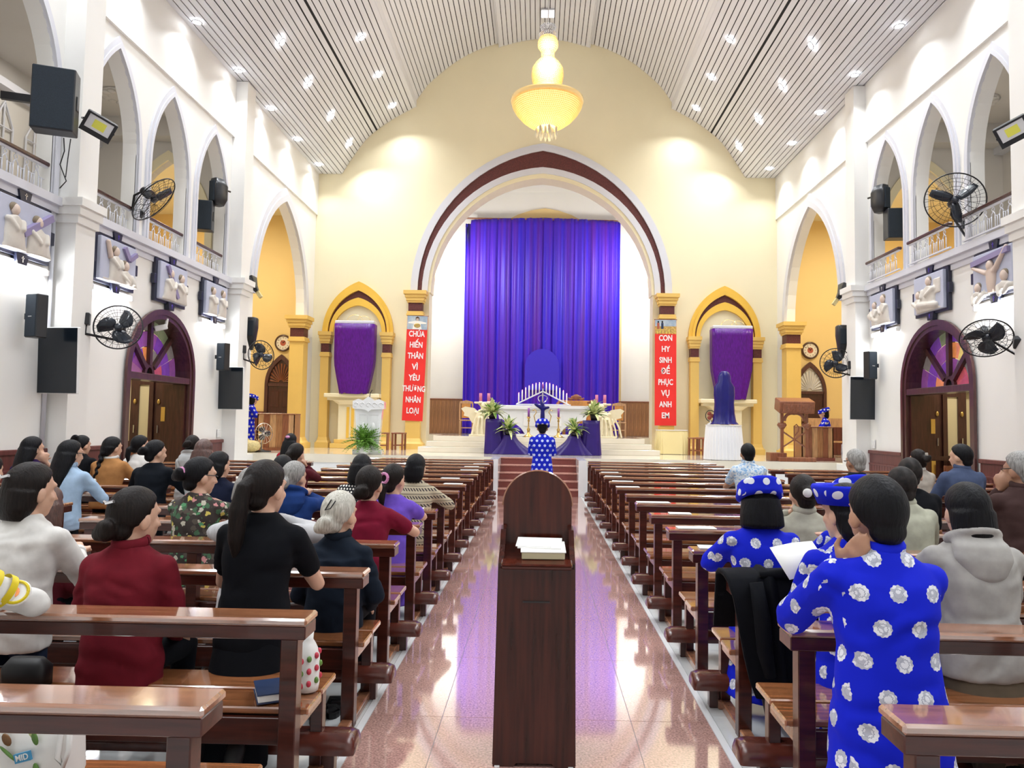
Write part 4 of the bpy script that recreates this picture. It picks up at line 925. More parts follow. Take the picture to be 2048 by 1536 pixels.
# small wall fittings
for sx in (-1, 1):
    t = thing('wall_socket', 'small white switch box on the wall beside the transept pier, %s' % SIDE[sx][3:], 'switch', (sx*(WXS[sx]-.01), 15.6, 1.3)); obj('box', MB().box(-sx*.03, 0, -.06, .06, -.09, .09, .006), 'plastic_white', t); obj('switch', MB().box(-sx*.04, -sx*.03, -.025, .025, -.03, .03), 'plastic_white', t)
t = thing('security_camera', 'small white security camera in the stained-glass door arch, ambo side', 'camera', (-6.92, 13.2, 3.3), rot=(.3, 0, -.9)); obj('body', MB().box(-.05, .05, -.2, .02, -.05, .05, .012), 'plastic_white', t); obj('mount', MB().tube([(0, 0, 0), (0, .06, .14)], .03, 8), 'plastic_white', t); obj('lens', MB().lathe([(.001, 0), (.035, 0)], 12, T=Matrix.Translation((0, -.202, 0)) @ Matrix.Rotation(PI/2, 4, 'X')), 'rubber', t)
for sx in (-1, 1):
    obj('wall_pipe', MB().tube([(sx*(WXS[sx]-.025), 10.02, 4.4), (sx*(WXS[sx]-.025), 10.02, 1.17)], .03, 8), 'trim_white', smooth=True, label='white vertical pipe in the corner of the near pier, %s' % SIDE[sx][3:], cat='pipe')
# ================================================================ CHANCEL AND STAGE
# great curtain, hung in folds
def folds(x, a=1): return a*(.045*math.sin(x*17+1.3*math.sin(x*3))+.03*math.sin(x*31+2*math.sin(x*5))+.02*math.sin(x*53))
n = 260; xs_ = [-2.62+5.32*i/n for i in range(n+1)]; rows = []
for zf in (0, .03, .2, .5, .8, .95, 1.0):
    z = 8.68-(8.68-1.245)*zf
    rows.append([(x+.02*math.sin(x*9)*zf, 24.62+folds(x, .45+.55*zf), (8.68-.10*(abs(x-.04)/2.6)**2 if zf == 0 else z) - (.24 if (zf == 0 and x < -2.45) else 0)) for x in xs_])
t = thing('chancel_curtain', 'huge violet-blue pleated curtain covering the chancel wall', 'curtain', (0, 0, 0))
c = obj('cloth', MB().strip(rows), 'curtain', t, smooth=True); s = c.modifiers.new('t', 'SOLIDIFY'); s.thickness = .01
obj('curtain_rail', MB().tube([(-2.62, 24.66, 8.66), (2.7, 24.66, 8.62)], .03, 8), 'wood_brown', t)
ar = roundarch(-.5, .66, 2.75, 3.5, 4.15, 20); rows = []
obj('arched_glow', MB().plate([ar], xz, 24.50, 24.52), 'curtain_glow_blue', t, label='arched blue glow painted as a panel on the curtain')  # glow of a blue-lit niche behind the curtain, put into a coloured panel
# altar: marble slab on a flared block
t = thing('altar_table', 'white marble altar with broad top on a flared central block', 'altar', (.1, 21.25, 1.235))
obj('slab', MB().box(-1.35, 1.35, -.42, .42, .78, .9, .015), 'marble_white', t)
fl = [(-1.3, .78), (-1.25, .5), (-.85, .42), (-.62, .25), (-.5, .08), (.5, .08), (.62, .25), (.85, .42), (1.25, .5), (1.3, .78)]
obj('flared_block', MB().plate([fl], xz, -.36, .36), 'marble_white', t); obj('plinth', MB().box(-.75, .75, -.45, .45, 0, .08, .01), 'marble_white', t)
obj('carved_panel', MB().box(-.55, .55, -.385, -.355, .30, .68, .02), 'marble_white', t)
obj('altar_cloth', MB().box(-.3, 1.3, -.44, .44, .90, .907).box(-.3, 1.3, -.445, -.435, .82, .907), 'cloth_white', t)
# candle frame: triangle of bars with fifteen candles
t = thing('altar_candelabrum', 'white triangular frame of lit candles standing on the altar', 'candle holder', (.1, 21.2, 2.142))
bar = MB().tube([(-.78, 0, .03), (.82, 0, .03)], .018, 6); obj('base_bar', bar, 'trim_white', t)
for sx in (-1, 1): obj('sloped_bar', MB().tube([(sx*.76, 0, .04), (0, 0, .42)], .02, 6), 'trim_white', t)
obj('centre_post', MB().tube([(0, 0, .03), (0, 0, .5)], .02, 8), 'chrome', t)
obj('scroll', MB().tube([(.13*math.cos(a)*(1+.2*math.sin(a)), 0, .2+.11*math.sin(a)) for a in [2*PI*k/20 for k in range(21)]], .012, 6, cap=False), 'chrome', t)
for q in range(15):
    x = -.70+.1*q; zb = .04+.38*(1-abs(x)/.76) if q != 7 else .5; zt = .64-.36*(x/.75)**2
    c = obj('candle', MB().tube([(x, 0, zb), (x, 0, max(zt, zb+.12))], .018 if q != 7 else .03, 8), 'candle_wax' if q != 7 else 'candle_purple', t, smooth=True)
    obj('flame', MB().lathe([(.001, 0), (.012, .012), (.009, .03), (.001, .055)], 8, c=(x, 0, max(zt, zb+.12))), 'flame', c, smooth=True)
# gold candlesticks with violet candles before the altar
for x in (-.29, .55):
    t = thing('gold_candlestick', 'tall gold candlestick with violet candle before the altar, %s the wrapped cross' % ('ambo side of' if x < 0 else 'statue side of'), 'candlestick', (x, 20.45, 1.235))
    obj('stem', MB().lathe([(.14, 0), (.13, .03), (.05, .08), (.035, .16), (.05, .22), (.02, .27), (.018, .42), (.035, .46), (.02, .5), (.05, .55), (.06, .57)], 14), 'gold', t, smooth=True)
    obj('candle', MB().tube([(0, 0, .57), (0, 0, .82)], .032, 10), 'candle_purple', t, smooth=True)
    obj('stand_base', MB().box(-.17, .17, -.12, .12, -.0, .012), 'rubber', t)
t = thing('processional_cross', 'standing cross wrapped in dark blue cloth between gold scrolls before the altar', 'cross', (.1, 20.3, 1.235))
m = MB().cap((0, 0, .1), (0, 0, .93), .09, .05).cap((0, 0, .8), (-.2, .0, .92), .06, .045).cap((0, 0, .8), (.16, 0, .84), .06, .04).cap((0, 0, .9), (-.06, 0, 1.02), .05, .03)
obj('wrapping', remesh(m, .02, 4), 'satin_blue', t); obj('base', MB().lathe([(.2, 0), (.16, .04), (.05, .1)], 14), 'gold', t, smooth=True)
for sx in (-1, 1): obj('scroll', MB().tube([(sx*.06, 0, .35), (sx*.2, 0, .42), (sx*.24, 0, .6), (sx*.17, 0, .7), (sx*.22, 0, .78), (sx*.28, 0, .74)], .014, 6), 'gold', t, smooth=True)
# carved celebrant's chair behind the altar
t = thing('carved_chair', 'orange carved wooden celebrant chair behind the altar', 'chair', (1.15, 22.35, 1.235))
obj('seat', MB().box(-.4, .4, -.3, .3, .4, .5, .02), 'wood_orange', t); obj('backrest', MB().box(-.4, .4, .24, .3, .5, 1.12, .02), 'wood_orange', t)
m = MB()
for sx in (-1, 1):
    m.tube([(sx*(.08+.05*k*.3)+sx*.06*math.cos(k*.9), .27, 1.2+.05*math.sin(k*.9)) for k in range(8)], .035, 8); m.tube([(sx*.34, .27, 1.05), (sx*.5, .27, 1.1), (sx*.58, .2, 1.0), (sx*.56, 0, .85)], [.05, .06, .055, .04], 8)
m.ell((0, .27, 1.22), (.12, .05, .1)); obj('carved_crest', remesh(m, .016, 2), 'wood_brown', t)
for sx in (-1, 1):
    obj('armrest', MB().box(sx*.4, sx*.48, -.3, .3, .68, .74, .02), 'wood_orange', t)
    for y in (-.26, .26): obj('leg', MB().box(sx*.34, sx*.42, y-.04, y+.04, 0, .7), 'wood_orange', t)
# two side chairs
def plain_chair(label, x, y, z, rz):
    t = thing('side_chair', label, 'chair', (x, y, z), rz)
    obj('seat', MB().box(-.22, .22, -.22, .22, .43, .47, .008), 'wood_light', t)
    obj('backrest', MB().box(-.14, .14, .19, .21, .52, 1.0, .004), 'wood_orange', t); obj('top_rail', MB().plate([[(-.21, .98), (.21, .98), (.21, 1.04), (0, 1.09), (-.21, 1.04)]], xz, .18, .22), 'wood_light', t)
    for sx in (-1, 1): obj('leg', MB().box(sx*.18, sx*.22, -.22, -.18, 0, .43), 'wood_light', t); obj('back_leg', MB().box(sx*.18, sx*.22, .18, .22, 0, 1.0), 'wood_light', t)
    for y2 in (-.2, .2): obj('stretcher', MB().box(-.2, .2, y2-.012, y2+.012, .2, .23), 'wood_light', t)
plain_chair('light wooden chair with tall back beside the chancel boarding, ambo side', -2.28, 22.75, 1.235, .15)
plain_chair('light wooden chair with tall back beside the chancel boarding, statue side', 2.5, 22.75, 1.235, -.1)
# candle stands with two red glass candles and kneeling angels
for sx, x in ((-1, -1.62), (1, 1.82)):
    t = thing('candle_stand', 'cream stone stand carrying candles behind the angel, %s' % SIDE[sx][3:], 'stand', (x, 21.55, 1.235))
    obj('column', MB().lathe([(.22, 0), (.2, .06), (.12, .12), (.1, .5), (.12, .85), (.2, .95)], 16), 'stone_cream', t, smooth=True); obj('top', MB().box(-.3, .3, -.2, .2, .95, 1.0, .01), 'stone_cream', t)
    for j, dx in enumerate((-.12, .12)):
        c = thing('votive_candle', 'pink-red glass candle on the cream stand, %s, the one %s the altar' % (SIDE[sx][3:], 'nearer' if dx*sx < 0 else 'farther from'), 'candle', (x+dx, 21.5, 2.235)); obj('glass', MB().lathe([(.001, 0), (.045, 0), (.045, .26), (.035, .26), (.001, .26)], 12), 'candle_red', c, smooth=True); obj('foot', MB().lathe([(.05, 0), (.05, .02), (.001, .02)], 12), 'candle_wax', c)
    a = thing('angel_statue', 'cream stone angel statue bowing toward the altar, %s' % SIDE[sx][3:], 'statue', (x-sx*.02+sx*.12, 20.75, 1.235))
    m = MB().loft([(0, 0, 0, .24, .2), (0, 0, .15, .2, .18), (-sx*.02, 0, .4, .16, .14), (-sx*.06, -.02, .62, .15, .12), (-sx*.1, -.03, .76, .1, .08)], 20, 2.2)
    m.ell((-sx*.14, -.05, .87), (.085, .09, .105)); m.cap((-sx*.1, -.05, .68), (-sx*.3, -.12, .62), .05, .035); m.cap((-sx*.3, -.12, .62), (-sx*.3, -.12, .78), .035, .03); m.cap((sx*.08, -.05, .68), (-sx*.2, -.16, .6), .05, .035)
    for q in range(5): b = -.1+.09*q; m.tube([(b-sx*.03, -.17, .55), (b*1.4, -.2, .25), (b*1.6, -.21, .01)], .03, 6)
    obj('figure', remesh(m, .018, 2), 'stone_cream', a)
    w = MB().plate([[(0, 0), (sx*.14, .12), (sx*.40, .16), (sx*.52, .1), (sx*.42, -.02), (sx*.44, -.1), (sx*.3, -.14), (sx*.2, -.3), (sx*.08, -.32)]], lambda u, v, d: (u+sx*.0, d, v+.68), .02, .06); obj('wing', w, 'stone_cream', a)
    obj('base', MB().box(-.26, .26, -.24, .22, -.0, .05, .01), 'stone_cream', a)
# draped pedestals: tall and low, dark violet-blue cloth pooling on the step
def drape(label, x, y, w, d, h, spread, seed, z=.8):
    t = thing('draped_pedestal', label, 'pedestal', (x, y, z)); rows = []; N = 72
    for i in range(9):
        f = i/8; zz = h*(1-f)+.006; row = []
        for k in range(N+1):
            a = 2*PI*k/N; c, s = math.cos(a), math.sin(a); amp = .05*f*math.sin(a*11+seed)+.03*f*math.sin(a*19+seed*2)
            kx = (w+spread[0 if c < 0 else 1]*f**1.6); ky = d+.1*f
            row.append((kx*math.copysign(abs(c)**.7, c)*(1+amp), ky*math.copysign(abs(s)**.7, s)*(1+amp), zz))
        rows.append(row)
    m = MB().strip(rows); m.f.append(tuple(range(N, -1, -1))); obj('cloth', m, 'satin_navy', t, smooth=True)
    obj('block', MB().box(-w*.6, w*.6, -d*.6, d*.6, 0, h*.97), 'wood_brown', t)
drape('tall pedestal draped in dark violet cloth carrying the larger plant, ambo side', -1.2, 19.42, .23, .2, .92, (.02, .18), .4)
drape('low mound draped in dark violet cloth below the altar, ambo side', -.78, 19.3, .17, .2, .50, (.38, .58), 1.7)
drape('tall pedestal draped in dark violet cloth carrying the larger plant, statue side', 1.4, 19.42, .23, .2, .92, (.18, .03), 2.6)
drape('low mound draped in dark violet cloth below the altar, statue side', .95, 19.3, .17, .2, .50, (.58, .38), 3.9)
def leaf_mesh(L, w, droop):
    rows = []
    for i in range(6):
        f = i/5; ww = w*math.sin(PI*min(.98, .12+.86*f))**.8; y = L*(f-.12*f*f); z = L*(.25*f-droop*f*f)
        rows.append([(-ww, y, z+.35*ww), (0, y, z), (ww, y, z+.35*ww)])
    return MB().strip(rows).mesh('leaf', True)
LEAVES = [leaf_mesh(1, .115, .25), leaf_mesh(1, .10, .6), leaf_mesh(1, .12, .05)]
for me in LEAVES: me.materials.append(MATS['leaf_pale'])
LEAVES2 = [me.copy() for me in LEAVES]
for me in LEAVES2: me.materials.clear(); me.materials.append(MATS['leaf'])
def rosette(label, x, y, z, R, n):
    t = thing('potted_plant', label, 'plant', (x, y, z)); random.seed(int(x*100)+n)
    obj('pot', MB().lathe([(.08, 0), (.1, .1), (.11, .16), (.001, .15)], 14), 'rubber', t, smooth=True)
    for q in range(n):
        el = random.uniform(-.35, 1.45); az = 2.399*q+random.uniform(-.2, .2)
        o = obj('leaf', (LEAVES if q % 4 else LEAVES2)[q % 3], None, t, loc=(0, 0, .16), rot=(el, 0, az)); k = R*random.uniform(.75, 1.1); o.scale = (k, k, k)
rosette('spiky pale green plant on the tall draped pedestal, ambo side', -1.25, 19.4, 1.72, .47, 62)
rosette('spiky pale green plant on the tall draped pedestal, statue side', 1.47, 19.4, 1.72, .47, 62)
rosette('spiky pale green plant on the low draped mound, ambo side', -.80, 19.22, 1.28, .42, 58)
rosette('spiky pale green plant on the low draped mound, statue side', .94, 19.22, 1.28, .42, 58)
# veiled statues in the niches
for sx, x in ((-1, -5.5), (1, 5.64)):
    t = thing('veiled_statue', 'niche statue veiled in shiny purple cloth, narrow at the foot, %s' % SIDE[sx][3:], 'statue', (x, 21.42, 2.42)); N = 64; rows = []
    for i in range(11):
        f = i/10; zz = 2.06*(1-f); w = .6-.02*f-.20*max(0, f-.55)**1.1*2.2; d = .26-.05*f; row = []
        for k in range(N+1):
            a = 2*PI*k/N; c, s = math.cos(a), math.sin(a); amp = .03*(.3+f)*math.sin(a*13+sx)+.02*math.sin(a*23+f*2)
            row.append((w*math.copysign(abs(c)**.35, c)*(1+amp*.6), d*math.copysign(abs(s)**.35, s)*(1+amp), zz+.02*math.sin(k)*(i == 10)))
        rows.append(row)
    m = MB().strip(rows); m.f.append(tuple(range(N, -1, -1))); obj('veil', m, 'purple_velvet', t, smooth=True)
    obj('top_board', MB().box(-.58, .58, -.2, .2, 2.06, 2.16, .02), 'trim_white', t)
    for q, r in ((-.05, .24), (.22, .2)): obj('halo_wire', MB().tube([(q+r*math.cos(PI*k/16), .05, 2.16+r*.85*math.sin(PI*k/16)) for k in range(17)], .006, 5), 'gold', t)
    obj('core', MB().box(-.3, .3, -.12, .12, 0, 2.0), 'wood_light', t)
# white carved ambo and fern
t = thing('stone_ambo', 'white carved marble ambo beside the fern on the stage', 'ambo', (-4.22, 17.98, .8), .12)
obj('body', MB().plate([[(-.26, .12), (.26, .12), (.33, 1.12), (-.33, 1.12)]], xz, -.2, .2), 'marble_white', t)
obj('base', MB().box(-.36, .36, -.28, .28, 0, .12, .015), 'marble_white', t)
cr = [(-.38, 1.12), (-.08, 1.1), (0, 1.04), (.08, 1.1), (.38, 1.12), (.38, 1.3), (.25, 1.36), (.14, 1.32), (0, 1.42), (-.14, 1.32), (-.25, 1.36), (-.38, 1.3)]
obj('carved_top', MB().plate([cr], xz, -.27, .24), 'marble_white', t)
for q in range(5): obj('scroll', MB().tube([(-.3+.15*q+.05*math.cos(a), -.275, 1.22+.05*math.sin(a)) for a in [k*.6 for k in range(9)]], .012, 6), 'marble_white', t, smooth=True)
for sx in (-1, 1): obj('panel', MB().plate([[(sx*.03, .3), (sx*.21, .3), (sx*.25, 1.0), (sx*.03, 1.0)], [(sx*.055, .33), (sx*.19, .33), (sx*.225, .97), (sx*.055, .97)]], xz, -.215, -.195), 'marble_white', t); obj('carving', MB().ell((sx*.12, -.2, .68), (.05, .025, .1)), 'marble_white', t, smooth=True)
obj('microphone', MB().tube([(.0, -.1, 1.36), (.03, -.2, 1.5), (.08, -.24, 1.58)], .01, 6), 'metal_black', t)
t = thing('fern_plant', 'bushy green fern in a white pot at the foot of the ambo', 'plant', (-4.25, 17.72, .8)); random.seed(5)
obj('pot', MB().lathe([(.13, 0), (.16, .2), (.001, .19)], 16), 'plastic_white', t, smooth=True)
fr = MB(); sp = []
for i in range(9):
    f = i/8; y = .42*f; z = .22*f-.26*f*f
    if i: 
        for s in (-1, 1): ll = .075*(1-abs(f-.45)*1.2); fr.add([(0, y-.02, z), (s*ll*.5, y, z+.012), (s*ll, y+.045, z-.01), (0, y+.015, z)], [(0, 1, 2, 3)])
fm = fr.mesh('frond'); fm.materials.append(MATS['fern'])
for q in range(150):
    o = obj('frond', fm, None, t, loc=(random.uniform(-.08, .08), random.uniform(-.08, .08), .26), rot=(random.uniform(-.35, 1.4), 0, 2.399*q)); k = random.uniform(.75, 1.2); o.scale = (k, k, k)
# stools
def stool(label, x, y, rz):
    t = thing('wooden_stool', label, 'stool', (x, y, .8), rz); obj('seat', MB().box(-.18, .18, -.18, .18, .46, .5, .008), 'wood_brown', t)
    for a in (-1, 1):
        for b in (-1, 1): obj('leg', MB().box(a*.12, a*.17, b*.12, b*.17, 0, .46), 'wood_brown', t)
        obj('stretcher', MB().box(-.14, .14, a*.145-.012, a*.145+.012, .12, .15), 'wood_brown', t)
stool('brown wooden stool beside the niche column, nearer the ambo', -4.42, 20.5, .3); stool('brown wooden stool beside the niche column, nearer the red banner', -4.02, 20.85, -.1)
stool('brown wooden stool between the cream table and the statue table', 4.42, 20.5, .2); stool('brown wooden stool tucked behind the one beside the cream table', 4.72, 20.95, .0)
# skirted tables
def skirt_table(name, label, x, y, rx, ry, h, m_, p, n):
    t = thing(name, label, 'table', (x, y, .8)); rows = []; N = n*6
    for zz, k in ((h, 0), (h-.04, .3), (h*.5, 1), (.01, 1.3)):
        rows.append([((rx+.03*k*(1+math.cos(n*2*PI*i/N))*.5+.02*k)*math.copysign(abs(math.cos(2*PI*i/N))**p, math.cos(2*PI*i/N)), (ry+.03*k*(1+math.cos(n*2*PI*i/N))*.5+.02*k)*math.copysign(abs(math.sin(2*PI*i/N))**p, math.sin(2*PI*i/N)), zz) for i in range(N+1)])
    obj('skirt', MB().strip(rows), m_, t, smooth=True)
    top = [((rx+.02)*math.copysign(abs(math.cos(2*PI*i/48))**p, math.cos(2*PI*i/48)), (ry+.02)*math.copysign(abs(math.sin(2*PI*i/48))**p, math.sin(2*PI*i/48))) for i in range(48)]
    obj('top_cloth', MB().plate([top], lambda u, v, d: (u, v, d), h-.0, h+.02), 'cloth_white', t)
    obj('frame', MB().box(-rx*.6, rx*.6, -ry*.6, ry*.6, 0, h-.02), 'wood_brown', t)
skirt_table('skirted_table', 'small table with pleated cream skirt under the red banner, statue side', 3.82, 21.0, .42, .2, .68, 'cloth_cream', .25, 30)
skirt_table('round_table', 'round table with pleated white skirt under the blue-draped statue', 4.58, 18.1, .42, .42, .84, 'cloth_white', 1, 34)
t = thing('draped_statue', 'standing statue fully draped in dark blue satin on the round white table', 'statue', (4.6, 18.1, 1.665)); N = 60; rows = []
for i, (f, w, d) in enumerate(((0, .07, .07), (.03, .12, .11), (.1, .155, .14), (.2, .165, .15), (.3, .25, .18), (.45, .255, .2), (.6, .235, .2), (.8, .25, .22), (.95, .28, .25), (1, .34, .3))):
    rows.append([(w*math.cos(2*PI*k/N)*(1+.05*f*math.sin(9*2*PI*k/N+f*2)), d*math.sin(2*PI*k/N)*(1+.08*f*math.sin(9*2*PI*k/N+f*2)), 1.32*(1-f)+.01) for k in range(N+1)])
m = MB().strip(rows); m.f.append(tuple(range(N, -1, -1))); obj('drape', m, 'satin_blue', t, smooth=True); obj('core', MB().lathe([(.12, 0), (.12, .9), (.05, 1.2)], 10), 'stone_cream', t)
t = thing('small_fan', 'small orange round desk fan standing behind the blue-draped statue', 'fan', (4.32, 18.38, 1.665)); obj('base', MB().lathe([(.08, 0), (.08, .02), (.02, .04), (.015, .1)], 12), 'plastic_white', t, smooth=True); obj('guard', MB().tube([(.12*math.cos(2*PI*k/24), 0, .22+.14*math.sin(2*PI*k/24)) for k in range(25)], .01, 6, cap=False), 'rubber', t)
for k in range(3): obj('blade', MB().ell((.05*math.cos(2.1*k), 0, .22+.06*math.sin(2.1*k)), (.055, .008, .05), 10, 6), 'clock_red', t, smooth=True)
# red hanging banners with raised lettering
def banner(label, x, z0, z1, w, words, sizes, tilt, pic):
    t = thing('red_banner', label, 'banner', (x, 21.60, z1), rot=(0, tilt, 0)); H = z1-z0
    obj('cloth', MB().box(-w/2, w/2, 0, .012, -H, 0), 'banner_red', t)
    obj('rod', MB().tube([(-w/2-.02, .005, 0), (w/2+.02, .005, 0)], .012, 8), 'wood_brown', t)
    p = obj('picture', MB().box(-w/2+.005, w/2-.005, -.006, .0, -.42, -.01), 'sky_print' if pic == 'figure' else 'field_print', t)
    if pic == 'figure':
        obj('robe', MB().plate([[(-.14, -.41), (.14, -.41), (.1, -.25), (.27, -.24), (.27, -.2), (.07, -.16), (-.07, -.16), (-.27, -.2), (-.27, -.24), (-.1, -.25)]], xz, -.012, -.006), 'paper', p)
        obj('head', MB().ell((0, -.008, -.1), (.045, .006, .06)), 'relief_skin', p); obj('hair', MB().plate([[(-.05, -.15), (-.055, -.06), (0, -.025), (.055, -.06), (.05, -.15), (.035, -.08), (-.035, -.08)]], xz, -.018, -.012), 'hair_brown', p)
        obj('gold_emblem', MB().ell((0, -.014, -.3), (.1, .008, .07)), 'gold', p)
    else:
        obj('sky', MB().box(-w/2+.005, w/2-.005, -.009, -.005, -.2, -.01), 'sky_print', p)
        for dx, m_ in ((-.22, 'clock_red'), (-.1, 'book_navy')): f = obj('small_figure', MB().box(dx-.035, dx+.035, -.014, -.008, -.28, -.1, .003), m_, p); obj('head', MB().ell((dx, -.011, -.07), (.025, .006, .03)), 'hair_dark', f)
        for q in range(14): obj('stalk', MB().box(-.3+.045*q, -.29+.045*q, -.013, -.008, -.44, -.3-.05*(q % 3)), 'led_yellow' if q % 2 else 'field_print', p)
    for k, wd_ in enumerate(words):
        lettering('word', wd_, .235, 'letter_white', t, (0, -.008, -.56-.335*k*(H-.75)/2.45), (PI/2, 0, 0), .003, .03, sizes[k])
banner('red banner with eight white words and a robed figure print, by the ambo', -3.69, 1.64, 4.80, .62, ['CHÚA', 'HIẾN', 'THÂN', 'VÌ', 'YÊU', 'THƯƠNG', 'NHÂN', 'LOẠI'], [.72, .72, .72, .9, .78, .68, .66, .72], .03, 'figure')
banner('red banner with eight white words and a wheat field print, statue side', 3.74, 1.62, 4.78, .64, ['CON', 'HY', 'SINH', 'ĐỂ', 'PHỤC', 'VỤ', 'ANH', 'EM'], [.75, .8, .72, .85, .7, .8, .72, .8], -.004, 'field')
# chandelier: crystal bowl, globe, collar and crown
t = thing('chandelier', 'large glowing golden crystal chandelier hanging from the ridge', 'chandelier', (.085, 17.5, 0))
obj('stem', MB().tube([(0, 0, 11.3), (0, 0, 13.5)], .018, 8), 'chrome', t); obj('canopy', MB().lathe([(.14, 13.5), (.12, 13.42), (.03, 13.38)], 16), 'chrome', t, smooth=True)
TIERS = [('bowl', [(.26, 8.9), (.45, 8.99), (.62, 9.12), (.76, 9.28), (.84, 9.42), (.87, 9.54), (.84, 9.58), (.5, 9.72), (.36, 9.86)]),
         ('globe', [(.30, 9.92), (.36, 10.06), (.385, 10.22), (.37, 10.38), (.28, 10.52), (.17, 10.64)]), ('neck', [(.15, 10.64), (.15, 10.86)]), ('collar', [(.18, 10.86), (.24, 10.95), (.24, 11.06), (.2, 11.16)])]
def beads(prof, dz=.042, r=.023):
    D = along(prof); m = MB(); n = int(D[-1]/dz)
    for i in range(n+1):
        x, z, a = at_len(prof, D, D[-1]*i/n); c = max(8, int(2*PI*x/(r*2.1)))
        for k in range(c):
            th = 2*PI*(k+.5*(i % 2))/c; cx, cy = x*math.cos(th), x*math.sin(th)
            m.add([(cx+r, cy, z), (cx-r, cy, z), (cx, cy+r, z), (cx, cy-r, z), (cx, cy, z+r), (cx, cy, z-r)], [(0, 2, 4), (2, 1, 4), (1, 3, 4), (3, 0, 4), (2, 0, 5), (1, 2, 5), (3, 1, 5), (0, 3, 5)])
    return m
for nm, pr in TIERS:
    b = obj(nm, MB().lathe([(max(.01, r-.05), z) for r, z in pr], 32), 'crystal_lit', t, smooth=True)
    q = obj('crystal_beads', beads(pr), 'crystal', b, kind='stuff')
obj('rim', MB().lathe([(.87, 9.5), (.9, 9.53), (.9, 9.6), (.86, 9.62)], 40), 'crystal', t, smooth=True)
q = obj('crown_beads', beads([(.2, 11.18), (.21, 11.28), (.13, 11.34), (.19, 11.46), (.07, 11.48)], .04, .022), 'silver_crystal', t, kind='stuff')
for k in range(14):
    a = 2*PI*k/14; r = .25 if k % 2 else .14; L = .26 if k % 2 else .32
    obj('pendant', MB().lathe([(.001, 0), (.03, -.03), (.035, -L*.6), (.001, -L)], 6, c=(r*math.cos(a), r*math.sin(a), 8.9)), 'crystal_clear', t)
pl = bpy.data.lights.new('chandelier_glow', 'POINT'); pl.energy = 90; pl.color = (1, .78, .45); pl.shadow_soft_size = .5
po = bpy.data.objects.new('chandelier_glow', pl); COL.objects.link(po); po.location = (.085, 17.5, 8.1)
pl = bpy.data.lights.new('chandelier_glow', 'POINT'); pl.energy = 105; pl.color = (1, .93, .80); pl.shadow_soft_size = .35
po = bpy.data.objects.new('chandelier_glow', pl); COL.objects.link(po); po.location = (.085, 16.75, 10.35)
# carved reading stand, desks, benches in the statue-side corner
t = thing('reading_stand', 'carved brown wooden reading stand with crossed bars at the stage edge', 'lectern', (6.28, 18.0, .8), -.04)
obj('base', MB().box(-.44, .44, -.3, .3, 0, .1, .01), 'wood_brown', t); obj('step', MB().box(-.6, -.2, -.1, .3, 0, .2, .01), 'wood_brown', t)
T = Matrix.Translation((0, 0, 1.22)) @ Matrix.Rotation(.25, 4, 'X')
obj('desk', MB().box(-.42, .42, -.24, .22, 0, .3, .015, T=T), 'wood_brown', t)
pn = obj('front_panel', MB().box(-.34, .34, -.262, -.235, .05, .25, .008, T=T), 'wood_brown', t)
for k in range(9): obj('carving', MB().ell((-.28+.07*k, -.265, .15+.035*(-1)**k), (.03, .012, .035), 8, 6, T=T), 'wood_brown', pn, smooth=True)
for sx in (-1, 1):
    obj('post', MB().box(sx*.26, sx*.33, -.05, .03, .1, 1.2, .006), 'wood_brown', t); obj('post_cap', MB().lathe([(.05, 0), (.12, .1), (.09, .16)], 12, c=(sx*.295, -.01, .78)), 'wood_brown', t, smooth=True)
    obj('cross_bar', MB().tube([(-sx*.28, -.02, .34), (sx*.28, -.02, .72)], .02, 6), 'wood_brown', t)
obj('arch_brace', MB().plate([band(gothic(-.26, .26, .98, 1.0, 1.2), gothic(-.2, .2, .98, .99, 1.13))], xz, -.04, .02), 'wood_brown', t)
obj('emblem_stem', MB().tube([(0, -.03, .1), (0, -.03, .86), (.05, -.03, .9), (.1, -.03, .84), (.09, -.03, .72), (.0, -.03, .62)], .018, 6), 'wood_brown', t)
lab = {-1: 'plank-fronted wooden desk beside the ambo-side transept arch', 1: 'plank-fronted wooden desk behind the carved reading stand'}
for sx, x, y, w, h in ((-1, -6.95, 19.3, 1.0, .98), (1, 7.0, 18.6, .8, .86)):
    t = thing('choir_desk', lab[sx], 'desk', (x, y, .8)); obj('top', MB().box(-w/2, w/2, -.25, .25, h-.03, h, .006), 'wood_brown', t); nb = 6
    for q in range(nb): obj('plank', MB().box(-w/2+w*q/nb+.004, -w/2+w*(q+1)/nb-.004, -.22, -.19, .02, h-.03), ('wood_light', 'wood_brown', 'wood_light', 'plank_brown', 'wood_brown', 'wood_light')[q], t)
    for s2 in (-1, 1): obj('side_board', MB().box(s2*(w/2-.03), s2*w/2, -.22, .22, 0, h-.03), 'wood_brown', t)
    obj('plinth', MB().box(-w/2-.02, w/2+.02, -.26, .24, 0, .08), 'granite_step' if sx > 0 else 'wood_brown', t)
t = thing('long_bench', 'light wooden long bench behind the porcelain water jar', 'bench', (8.6, 20.7, .8)); obj('seat', MB().box(-.9, .9, -.2, .2, .42, .46), 'wood_light', t); obj('backrest', MB().box(-.9, .9, .16, .2, .85, 1.1), 'wood_light', t)
for x in (-.8, .8): obj('leg', MB().box(x-.03, x+.03, -.18, -.12, 0, .42), 'wood_brown', t); obj('back_leg', MB().box(x-.03, x+.03, .14, .2, 0, 1.0), 'wood_light', t)
